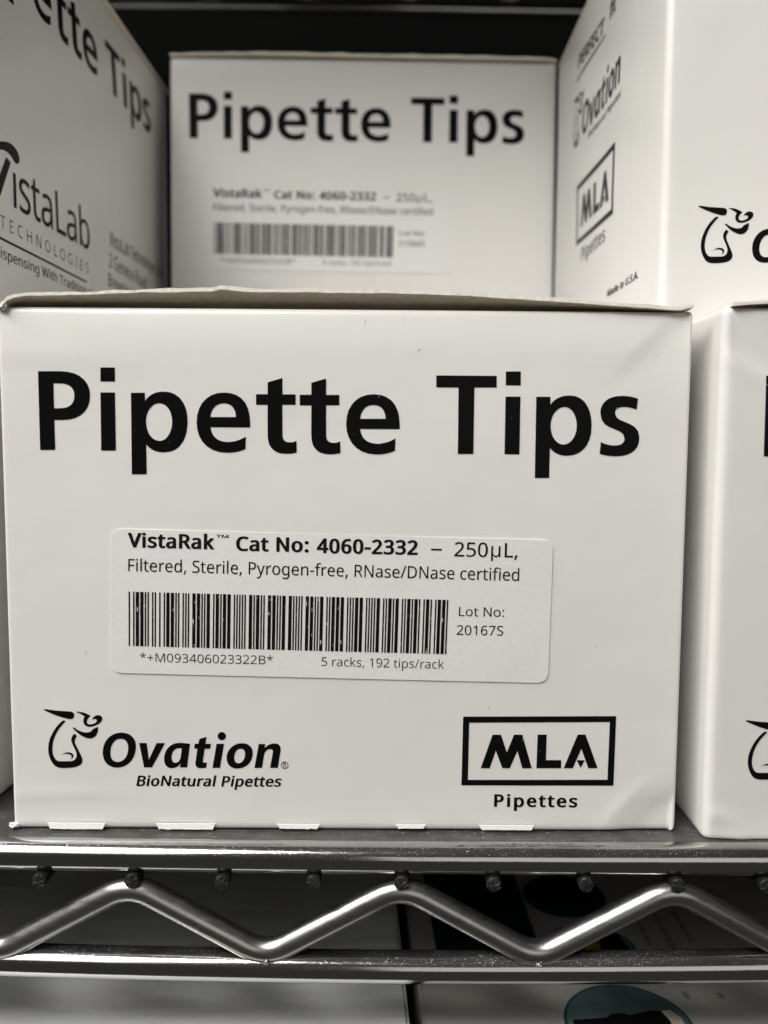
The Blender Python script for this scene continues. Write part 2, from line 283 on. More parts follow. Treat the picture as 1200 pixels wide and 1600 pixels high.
# ------------------------------------------------------------------ lettering (own outlines: glyph -> [advance, contours])
GLYPHS = json.loads(r'''{" ":[209,[]],"*":[442,[[[258,609],[242,455],[396,499],[407,425],[260,413],[355,286],[286,249],[218,389],[156,249],[85,286],[179,413],[33,425],[44,499],[196,455],[180,609]]]],"+":[459,[[[257,311],[417,311],[417,254],[257,254],[257,89],[200,89],[200,254],[40,254],[40,311],[200,311],[200,477],[257,477]]]],",":[215,[[[154,84],[136,23],[111,-42],[85,-103],[33,-103],[49,-38],[63,31],[73,93],[148,93]]]],"-":[258,[[[32,184],[32,246],[226,246],[226,184]]]],".":[215,[[[58,43],[61,69],[72,85],[88,94],[107,97],[126,94],[142,85],[153,69],[157,43],[153,18],[142,2],[126,-8],[107,-11],[88,-8],[72,2],[61,18]]]],"/":[298,[[[290,573],[77,0],[8,0],[221,573]]]],"0":[459,[[[419,287],[417,221],[409,163],[395,112],[376,70],[349,37],[316,12],[276,-3],[229,-8],[170,1],[122,27],[86,70],[60,129],[44,201],[39,287],[44,373],[58,446],[83,504],[119,547],[167,573],[229,581],[287,573],[335,547],[372,504],[399,446],[414,373]],[[110,287],[113,215],[121,156],[137,111],[159,78],[190,59],[229,52],[268,59],[298,78],[320,110],[336,156],[345,215],[348,287],[345,359],[336,417],[320,463],[298,495],[268,515],[229,521],[190,515],[159,495],[137,463],[121,417],[113,359]]]],"1":[459,[[[285,0],[216,0],[216,400],[216,439],[217,470],[219,499],[196,477],[169,455],[108,405],[71,452],[226,573],[285,573]]]],"2":[459,[[[417,0],[38,0],[38,59],[188,210],[261,287],[287,320],[306,353],[318,387],[322,424],[315,466],[294,496],[261,514],[221,520],[181,517],[147,506],[115,489],[83,466],[45,513],[68,531],[94,548],[122,561],[153,572],[186,578],[221,581],[270,576],[313,562],[347,540],[372,510],[388,472],[394,428],[389,385],[375,344],[353,305],[324,267],[288,227],[247,185],[128,67],[128,64],[417,64]]]],"3":[459,[[[395,439],[392,403],[381,372],[363,347],[340,326],[310,311],[277,302],[277,298],[337,283],[379,255],[405,214],[413,163],[407,116],[390,74],[360,40],[318,14],[263,-3],[193,-8],[150,-6],[110,-1],[72,8],[36,23],[36,89],[74,73],[114,61],[155,54],[194,51],[260,59],[305,81],[331,117],[339,164],[335,197],[320,223],[297,242],[265,255],[226,263],[179,265],[123,265],[123,326],[180,326],[223,329],[259,339],[286,356],[307,377],[319,404],[323,434],[316,471],[295,498],[262,516],[219,521],[190,520],[164,515],[140,508],[117,498],[75,473],[39,521],[73,544],[115,563],[163,576],[218,581],[296,571],[352,540],[384,495]]]],"4":[459,[[[443,130],[359,130],[359,0],[291,0],[291,130],[17,130],[17,190],[286,576],[359,576],[359,193],[443,193]],[[291,374],[291,412],[293,444],[294,474],[295,500],[292,500],[276,468],[257,438],[86,193],[291,193]]]],"5":[459,[[[221,351],[275,346],[322,331],[361,307],[389,274],[407,232],[413,183],[407,128],[387,81],[356,43],[314,15],[261,-2],[199,-8],[156,-6],[116,0],[80,10],[51,23],[51,90],[82,74],[121,62],[161,55],[200,52],[239,55],[274,65],[302,82],[323,106],[336,137],[341,176],[332,225],[306,262],[262,284],[197,292],[146,288],[99,280],[64,302],[86,573],[373,573],[373,508],[146,508],[132,342],[169,348]]]],"6":[459,[[[44,245],[46,294],[51,342],[60,389],[75,433],[95,474],[121,510],[155,539],[196,562],[246,576],[306,581],[344,579],[377,573],[377,513],[344,520],[308,523],[257,518],[216,504],[183,483],[158,454],[139,419],[127,380],[119,337],[115,291],[119,291],[133,309],[150,326],[170,339],[194,350],[223,356],[255,358],[302,353],[342,338],[375,313],[400,279],[416,236],[421,184],[415,129],[399,82],[372,44],[336,15],[291,-2],[239,-8],[199,-4],[163,7],[130,26],[101,54],[77,89],[59,133],[48,185]],[[238,51],[284,59],[320,84],[343,125],[351,184],[344,233],[324,271],[289,295],[241,303],[205,299],[175,287],[150,270],[131,248],[119,223],[115,198],[117,172],[123,146],[133,121],[146,99],[164,79],[185,64],[210,55]]]],"7":[459,[[[109,0],[344,508],[35,508],[35,573],[419,573],[419,518],[187,0]]]],"8":[459,[[[229,581],[276,577],[318,565],[352,546],[378,519],[395,485],[400,443],[396,411],[385,383],[368,359],[346,338],[320,319],[291,303],[325,285],[355,265],[381,242],[401,216],[414,185],[419,148],[413,104],[395,65],[367,34],[330,11],[284,-3],[231,-8],[174,-3],[126,10],[89,33],[61,63],[45,101],[39,146],[43,183],[56,214],[75,241],[99,264],[128,283],[158,299],[131,316],[107,336],[87,358],[71,383],[61,411],[58,444],[63,485],[80,518],[107,545],[141,565],[182,577]],[[108,145],[116,107],[138,76],[176,55],[229,48],[281,55],[319,76],[342,108],[350,148],[346,174],[335,197],[317,217],[293,235],[264,251],[229,265],[217,270],[184,254],[157,237],[136,219],[121,197],[111,173]],[[228,524],[188,518],[155,502],[134,476],[127,441],[130,414],[141,391],[157,373],[179,357],[232,330],[258,343],[282,357],[302,373],[317,392],[327,414],[330,441],[323,476],[302,502],[270,518]]]],"9":[459,[[[417,328],[415,279],[410,231],[401,183],[387,139],[366,99],[340,63],[306,33],[265,11],[214,-3],[154,-8],[117,-6],[82,0],[82,60],[115,53],[152,50],[204,54],[245,68],[278,90],[303,118],[322,153],[334,192],[342,235],[346,281],[341,281],[327,263],[310,247],[290,233],[266,223],[237,216],[204,214],[158,219],[118,235],[85,260],[61,294],[45,336],[40,387],[46,443],[63,491],[90,529],[127,557],[171,575],[223,581],[262,577],[299,565],[332,545],[361,518],[384,483],[402,439],[413,388]],[[223,521],[178,513],[142,488],[118,447],[110,388],[117,339],[137,301],[171,277],[220,269],[256,273],[286,285],[311,303],[330,325],[342,349],[346,374],[344,400],[338,426],[328,451],[315,474],[298,493],[277,508],[252,518]]]],":":[215,[[[58,43],[61,69],[72,85],[88,94],[107,97],[126,94],[142,85],[153,69],[157,43],[153,18],[142,2],[126,-8],[107,-11],[88,-8],[72,2],[61,18]],[[58,387],[61,412],[72,429],[88,438],[107,441],[126,438],[142,429],[153,412],[157,387],[153,362],[142,345],[126,335],[107,332],[88,335],[72,345],[61,362]]]],"A":[512,[[[437,0],[368,177],[141,177],[73,0],[0,0],[224,575],[289,575],[512,0]],[[282,415],[274,438],[263,473],[255,500],[247,468],[238,438],[230,415],[165,241],[346,241]]]],"B":[521,[[[241,573],[336,565],[404,541],[434,515],[453,478],[459,431],[456,399],[446,371],[431,347],[409,328],[382,313],[350,304],[350,300],[384,292],[415,279],[441,261],[461,236],[474,203],[478,163],[472,115],[454,74],[425,42],[385,19],[337,5],[279,0],[78,0],[78,573]],[[256,329],[318,335],[357,352],[377,382],[384,423],[376,463],[351,490],[308,506],[245,511],[150,511],[150,329]],[[150,269],[150,61],[265,61],[330,68],[371,91],[394,125],[401,168],[398,197],[388,221],[370,241],[344,256],[307,266],[260,269]]]],"C":[507,[[[323,517],[280,513],[241,502],[206,482],[178,456],[155,423],[139,383],[129,337],[125,286],[131,220],[147,164],[175,117],[213,83],[262,62],[322,55],[359,57],[394,62],[460,78],[460,15],[427,5],[393,-2],[356,-7],[312,-8],[232,1],[166,28],[115,72],[78,131],[56,203],[49,287],[53,349],[67,406],[89,456],[120,499],[159,534],[206,559],[261,575],[324,581],[367,578],[409,572],[448,561],[482,547],[453,486],[394,508],[360,515]]]],"D":[585,[[[536,292],[528,203],[501,131],[457,74],[399,33],[325,8],[237,0],[78,0],[78,573],[254,573],[335,565],[404,540],[460,501],[502,446],[528,377]],[[460,289],[454,359],[435,415],[404,457],[361,487],[308,505],[244,511],[150,511],[150,62],[228,62],[299,68],[357,87],[402,119],[434,164],[454,220]]]],"E":[446,[[[398,0],[78,0],[78,573],[398,573],[398,509],[150,509],[150,330],[383,330],[383,268],[150,268],[150,63],[398,63]]]],"F":[416,[[[150,0],[78,0],[78,573],[398,573],[398,509],[150,509],[150,306],[383,306],[383,243],[150,243]]]],"G":[584,[[[326,302],[524,302],[524,22],[478,8],[431,-1],[380,-6],[323,-8],[241,1],[173,28],[120,71],[81,130],[57,202],[49,286],[58,370],[84,442],[127,500],[186,544],[259,571],[346,581],[392,578],[437,572],[478,561],[516,547],[489,484],[457,497],[421,508],[382,515],[342,517],[278,510],[225,489],[181,455],[150,409],[131,353],[124,286],[130,222],[146,166],[175,119],[216,84],[270,62],[340,55],[375,56],[404,59],[452,68],[452,238],[326,238]]]],"H":[594,[[[516,0],[443,0],[443,267],[150,267],[150,0],[78,0],[78,573],[150,573],[150,330],[443,330],[443,573],[516,573]]]],"I":[272,[[[239,0],[32,0],[32,42],[99,57],[99,515],[32,531],[32,573],[239,573],[239,531],[172,515],[172,57],[239,42]]]],"L":[420,[[[78,0],[78,573],[150,573],[150,64],[400,64],[400,0]]]],"M":[727,[[[330,0],[142,502],[139,502],[142,461],[144,407],[144,347],[144,0],[78,0],[78,573],[184,573],[361,103],[364,103],[544,573],[650,573],[650,0],[578,0],[578,352],[579,408],[581,460],[584,501],[581,501],[390,0]]]],"N":[609,[[[532,0],[447,0],[141,476],[138,476],[141,432],[143,378],[144,320],[144,0],[78,0],[78,573],[161,573],[467,99],[470,99],[468,137],[466,193],[464,249],[464,573],[532,573]]]],"O":[626,[[[577,287],[573,224],[561,166],[540,116],[510,73],[473,38],[428,13],[375,-3],[314,-8],[251,-3],[196,13],[151,39],[114,73],[85,116],[65,167],[53,224],[49,288],[56,370],[78,442],[114,500],[166,545],[232,572],[314,581],[393,572],[459,545],[510,501],[547,442],[570,370]],[[125,287],[130,220],[145,163],[171,117],[207,83],[255,62],[314,55],[373,62],[420,83],[456,117],[481,163],[496,220],[501,287],[496,354],[481,411],[456,457],[421,491],[373,511],[314,518],[255,511],[207,490],[171,457],[145,411],[130,354]]]],"P":[485,[[[229,573],[297,568],[352,553],[393,528],[421,495],[439,454],[444,404],[441,370],[433,336],[417,306],[395,278],[364,255],[324,238],[275,227],[216,223],[150,223],[150,0],[78,0],[78,573]],[[223,511],[150,511],[150,285],[208,285],[258,288],[298,296],[330,311],[352,334],[365,363],[370,401],[361,449],[334,484],[289,504]]]],"R":[499,[[[236,573],[301,568],[353,555],[393,532],[422,500],[439,460],[444,410],[440,368],[427,334],[408,306],[385,285],[358,269],[330,257],[487,0],[403,0],[264,237],[150,237],[150,0],[78,0],[78,573]],[[232,510],[150,510],[150,298],[236,298],[296,304],[338,325],[362,359],[370,407],[366,440],[355,467],[336,486],[310,500],[275,507]]]],"S":[440,[[[403,153],[396,106],[378,66],[348,35],[307,11],[257,-3],[198,-8],[137,-5],[83,4],[41,19],[41,88],[73,76],[113,65],[156,57],[201,55],[240,57],[273,66],[298,79],[316,98],[327,120],[330,147],[327,173],[318,194],[302,213],[277,230],[242,247],[196,265],[161,279],[131,294],[106,311],[85,330],[69,351],[57,375],[50,403],[48,435],[54,477],[71,513],[99,542],[136,563],[180,576],[231,581],[276,578],[318,572],[355,562],[389,549],[366,487],[336,499],[302,508],[266,515],[229,517],[196,515],[169,507],[148,494],[133,478],[124,457],[121,434],[124,407],[133,386],[149,367],[172,351],[204,335],[246,318],[293,299],[332,279],[362,255],[385,228],[398,194]]]],"T":[446,[[[259,0],[187,0],[187,509],[8,509],[8,573],[437,573],[437,509],[259,509]]]],"U":[586,[[[513,202],[507,146],[489,95],[459,52],[416,20],[360,-1],[290,-8],[225,-2],[171,18],[128,50],[97,93],[78,144],[72,204],[72,573],[144,573],[144,201],[154,139],[182,93],[228,64],[294,55],[342,59],[379,73],[407,96],[427,126],[438,161],[442,202],[442,573],[513,573]]]],"V":[481,[[[481,573],[277,0],[204,0],[0,573],[75,573],[204,205],[220,160],[231,119],[241,80],[250,119],[262,161],[277,207],[405,573]]]],"W":[746,[[[735,573],[583,0],[510,0],[399,375],[389,410],[380,443],[373,471],[370,488],[367,471],[361,443],[352,409],[342,373],[234,0],[161,0],[10,573],[85,573],[174,223],[183,186],[190,151],[196,118],[201,87],[206,119],[213,154],[222,191],[232,227],[333,573],[407,573],[512,225],[523,187],[532,151],[538,117],[544,87],[550,129],[560,175],[572,224],[660,573]]]],"Y":[454,[[[227,291],[376,573],[454,573],[263,222],[263,0],[191,0],[191,219],[0,573],[79,573]]]],"a":[450,[[[231,437],[299,428],[347,403],[376,358],[385,293],[385,0],[334,0],[320,61],[317,61],[298,40],[279,22],[258,9],[234,-1],[206,-6],[172,-8],[136,-5],[103,6],[75,23],[55,48],[41,80],[37,119],[43,159],[59,192],[87,219],[152,245],[243,257],[316,259],[316,285],[310,330],[293,359],[265,375],[227,380],[194,378],[163,370],[106,347],[84,400],[115,414],[151,426],[190,434]],[[252,208],[184,200],[141,182],[118,155],[110,119],[115,87],[132,66],[157,53],[188,49],[238,56],[279,79],[306,117],[315,172],[315,210]]]],"b":[493,[[[139,461],[138,410],[135,373],[139,373],[161,398],[189,419],[226,432],[272,437],[322,431],[365,412],[401,381],[428,338],[444,283],[449,215],[444,147],[427,91],[400,48],[365,17],[322,-2],[272,-8],[226,-3],[189,10],[161,31],[139,55],[133,55],[119,0],[68,0],[68,609],[139,609]],[[260,379],[219,374],[188,361],[165,339],[150,308],[142,268],[139,217],[139,214],[145,144],[165,93],[187,69],[219,55],[261,51],[312,61],[348,93],[369,145],[376,216],[369,287],[348,338],[311,368]]]],"c":[385,[[[241,-8],[187,-2],[139,15],[99,45],[69,87],[50,143],[44,213],[51,284],[71,342],[102,385],[142,415],[191,432],[245,438],[278,436],[309,431],[336,424],[358,415],[337,356],[292,370],[267,374],[244,376],[204,371],[172,358],[148,335],[131,303],[120,263],[117,213],[120,166],[131,126],[148,94],[172,71],[202,58],[240,53],[273,55],[302,60],[328,68],[351,78],[351,15],[328,5],[304,-2],[275,-7]]]],"d":[493,[[[221,-8],[171,-2],[128,17],[92,48],[65,91],[49,146],[44,214],[49,282],[66,338],[93,381],[128,413],[171,432],[221,438],[253,436],[280,429],[303,420],[323,407],[340,391],[354,374],[359,374],[356,405],[354,438],[354,609],[425,609],[425,0],[368,0],[358,58],[354,58],[340,40],[323,24],[303,11],[279,1],[252,-6]],[[232,51],[290,60],[328,88],[348,135],[355,200],[355,213],[349,284],[329,336],[306,360],[274,375],[231,379],[181,368],[146,334],[124,281],[117,213],[124,144],[146,93],[181,61]]]],"e":[452,[[[234,438],[286,432],[329,414],[364,385],[390,346],[406,299],[411,244],[411,201],[117,201],[127,137],[154,90],[197,62],[254,52],[293,54],[327,60],[359,69],[392,82],[392,20],[359,8],[327,-1],[292,-6],[251,-8],[194,-2],[143,17],[101,48],[70,91],[51,146],[44,212],[50,277],[68,333],[96,378],[134,411],[181,431]],[[233,380],[188,372],[154,348],[130,309],[119,257],[338,257],[335,292],[326,322],[312,346],[292,364],[266,376]]]],"f":[276,[[[266,375],[158,375],[158,0],[87,0],[87,375],[12,375],[12,408],[87,432],[87,457],[92,507],[104,547],[124,577],[152,597],[186,609],[227,613],[252,612],[274,609],[310,599],[292,544],[262,552],[228,556],[197,550],[175,532],[162,502],[158,458],[158,430],[266,430]]]],"g":[493,[[[221,438],[261,434],[297,422],[329,402],[355,373],[359,373],[369,430],[425,430],[425,-7],[420,-63],[404,-109],[378,-146],[341,-172],[293,-187],[233,-192],[188,-191],[147,-186],[110,-177],[78,-165],[78,-100],[111,-114],[149,-125],[191,-132],[237,-134],[286,-126],[324,-101],[347,-63],[355,-13],[355,4],[356,32],[358,57],[354,57],[329,28],[299,8],[263,-4],[221,-8],[170,-2],[126,18],[91,51],[65,95],[49,149],[44,214],[49,278],[65,332],[91,377],[126,411],[169,431]],[[230,379],[197,374],[169,359],[147,336],[130,303],[120,262],[117,213],[124,143],[146,92],[182,60],[232,50],[262,52],[288,58],[309,69],[326,85],[340,105],[349,131],[354,161],[356,197],[356,214],[353,267],[343,309],[326,340],[302,362],[270,374]]]],"h":[496,[[[139,431],[138,399],[135,370],[140,370],[155,391],[174,407],[196,420],[221,429],[247,435],[273,437],[321,433],[360,421],[391,400],[413,370],[426,330],[431,280],[431,0],[361,0],[361,275],[355,321],[338,353],[308,372],[265,379],[222,374],[189,360],[166,338],[150,308],[142,269],[139,222],[139,0],[68,0],[68,609],[139,609]]]],"i":[207,[[[139,430],[139,0],[68,0],[68,430]],[[104,591],[119,588],[133,580],[142,566],[145,546],[142,526],[133,512],[119,504],[104,501],[88,504],[75,512],[66,526],[63,546],[66,566],[75,580],[88,588]]]],"k":[428,[[[138,291],[137,257],[135,221],[138,221],[152,240],[172,264],[189,285],[326,430],[409,430],[235,246],[421,0],[336,0],[187,200],[138,158],[138,0],[68,0],[68,609],[138,609]]]],"l":[207,[[[139,0],[68,0],[68,609],[139,609]]]],"n":[496,[[[275,438],[343,429],[391,401],[421,352],[431,280],[431,0],[361,0],[361,275],[355,321],[338,353],[308,372],[265,379],[204,368],[166,338],[146,289],[139,223],[139,0],[68,0],[68,430],[125,430],[136,371],[140,371],[156,392],[175,409],[198,422],[222,431],[248,436]]]],"o":[485,[[[442,216],[438,165],[428,121],[411,82],[388,51],[359,25],[324,7],[285,-4],[241,-8],[200,-4],[163,7],[129,25],[100,51],[77,82],[59,121],[48,165],[44,216],[50,282],[68,336],[97,380],[137,412],[186,431],[244,438],[299,431],[347,412],[387,380],[417,336],[436,282]],[[117,216],[120,169],[130,128],[147,95],[172,71],[203,56],[243,51],[282,56],[314,71],[339,95],[356,128],[366,169],[369,216],[365,263],[355,303],[338,335],[314,359],[282,374],[242,379],[202,374],[171,359],[147,335],[124,284]]]],"p":[493,[[[273,438],[322,432],[365,413],[401,383],[428,339],[444,284],[449,216],[444,148],[427,93],[401,49],[365,17],[322,-2],[272,-8],[241,-6],[213,1],[190,11],[170,24],[153,38],[139,55],[134,55],[137,20],[139,-16],[139,-192],[68,-192],[68,430],[126,430],[136,371],[139,371],[153,389],[170,405],[189,419],[213,429],[240,436]],[[260,379],[221,374],[190,362],[167,342],[152,313],[142,275],[139,229],[139,216],[142,167],[150,126],[165,93],[188,70],[220,55],[261,51],[297,56],[326,72],[348,98],[364,131],[373,171],[376,217],[369,283],[348,334],[311,367]]]],"r":[331,[[[269,438],[295,437],[319,433],[310,368],[287,372],[264,374],[240,371],[217,363],[195,351],[176,334],[161,313],[149,289],[141,261],[139,229],[139,0],[68,0],[68,430],[126,430],[134,351],[137,351],[152,374],[170,395],[191,413],[214,426],[240,435]]]],"s":[384,[[[348,119],[343,80],[327,49],[302,24],[268,6],[226,-4],[176,-8],[135,-6],[99,-1],[68,8],[42,19],[42,83],[70,71],[104,60],[141,52],[178,49],[224,53],[256,66],[274,86],[280,112],[278,128],[271,141],[259,154],[239,167],[212,180],[174,196],[135,212],[103,228],[76,245],[57,266],[45,292],[41,324],[52,372],[85,408],[137,430],[202,438],[240,436],[275,430],[308,421],[339,409],[315,353],[258,372],[228,378],[197,380],[159,377],[131,366],[114,350],[108,328],[111,312],[119,298],[133,286],[154,274],[219,246],[257,231],[289,215],[314,197],[333,176],[344,150]]]],"t":[289,[[[212,50],[245,53],[272,59],[272,5],[258,0],[240,-4],[200,-8],[167,-5],[138,4],[112,20],[91,44],[78,79],[74,125],[74,375],[13,375],[13,409],[75,437],[103,528],[144,528],[144,430],[269,430],[269,375],[144,375],[144,127],[149,93],[163,69],[185,54]]]],"u":[496,[[[427,430],[427,0],[370,0],[359,57],[356,57],[340,36],[321,20],[298,8],[273,-1],[247,-6],[220,-8],[173,-4],[134,8],[103,29],[81,59],[68,99],[63,148],[63,430],[135,430],[135,153],[141,108],[158,76],[188,57],[230,51],[273,55],[306,69],[330,91],[345,121],[354,160],[357,206],[357,430]]]],"v":[407,[[[163,0],[0,430],[75,430],[167,176],[180,137],[193,96],[201,63],[204,63],[214,96],[227,138],[241,176],[332,430],[407,430],[244,0]]]],"w":[630,[[[346,243],[336,276],[328,308],[321,335],[316,357],[313,357],[308,335],[302,307],[294,275],[284,242],[207,1],[127,1],[9,431],[82,431],[141,201],[153,154],[163,109],[169,73],[172,73],[178,97],[185,128],[193,160],[201,188],[277,431],[354,431],[428,188],[440,149],[451,109],[457,74],[460,74],[466,108],[477,153],[489,201],[549,431],[621,431],[502,1],[419,1]]]],"x":[424,[[[170,220],[22,430],[102,430],[213,268],[322,430],[402,430],[253,220],[410,0],[330,0],[213,172],[94,0],[14,0]]]],"y":[409,[[[1,430],[76,430],[169,185],[184,144],[196,105],[205,68],[209,68],[224,121],[245,186],[333,430],[409,430],[224,-59],[207,-97],[188,-130],[165,-156],[138,-176],[106,-188],[67,-192],[34,-190],[9,-186],[9,-130],[30,-133],[56,-135],[79,-132],[99,-126],[116,-114],[130,-99],[142,-80],[152,-59],[174,-2]]]],"®":[667,[[[224,111],[224,461],[326,461],[383,455],[423,435],[445,403],[453,358],[448,324],[434,298],[413,279],[391,266],[484,111],[415,111],[334,249],[285,249],[285,111]],[[325,299],[353,303],[374,315],[387,333],[391,356],[387,380],[375,397],[354,407],[324,410],[285,410],[285,299]],[[334,-8],[272,-3],[216,14],[165,40],[122,75],[87,118],[61,168],[45,225],[39,286],[45,348],[61,404],[87,454],[122,498],[165,533],[216,559],[272,575],[334,581],[393,575],[448,559],[498,533],[542,498],[578,454],[605,404],[622,348],[628,286],[622,225],[606,168],[580,118],[545,75],[502,40],[451,14],[395,-3]],[[334,34],[383,39],[430,53],[472,75],[509,105],[540,142],[563,185],[577,233],[582,286],[578,337],[564,384],[542,427],[512,464],[476,495],[433,518],[386,533],[334,538],[281,533],[233,520],[191,497],[154,467],[125,430],[103,387],[89,339],[84,286],[89,236],[103,188],[125,146],[154,108],[191,77],[233,54],[281,39]]]],"µ":[552,[[[469,449],[380,449],[380,199],[373,139],[352,95],[319,68],[275,58],[235,67],[204,93],[183,138],[176,201],[176,449],[87,449],[87,-172],[176,-172],[176,45],[178,45],[207,14],[240,-4],[280,-9],[324,-3],[358,17],[385,53],[387,53],[387,0],[469,0]]]],"–":[401,[[[32,184],[32,246],[369,246],[369,184]]]],"™":[620,[[[261,290],[261,573],[336,573],[411,355],[489,573],[562,573],[562,290],[511,290],[511,454],[512,479],[513,508],[510,508],[429,290],[387,290],[310,508],[306,508],[308,479],[309,458],[309,290]],[[95,290],[95,529],[14,529],[14,573],[227,573],[227,529],[145,529],[145,290]]]]}''')
GLYPHS['ı'] = [GLYPHS['i'][0], [min(GLYPHS['i'][1], key=lambda c: max(p[1] for p in c))]]
CAP = max(p[1] for p in GLYPHS['H'][1][0])
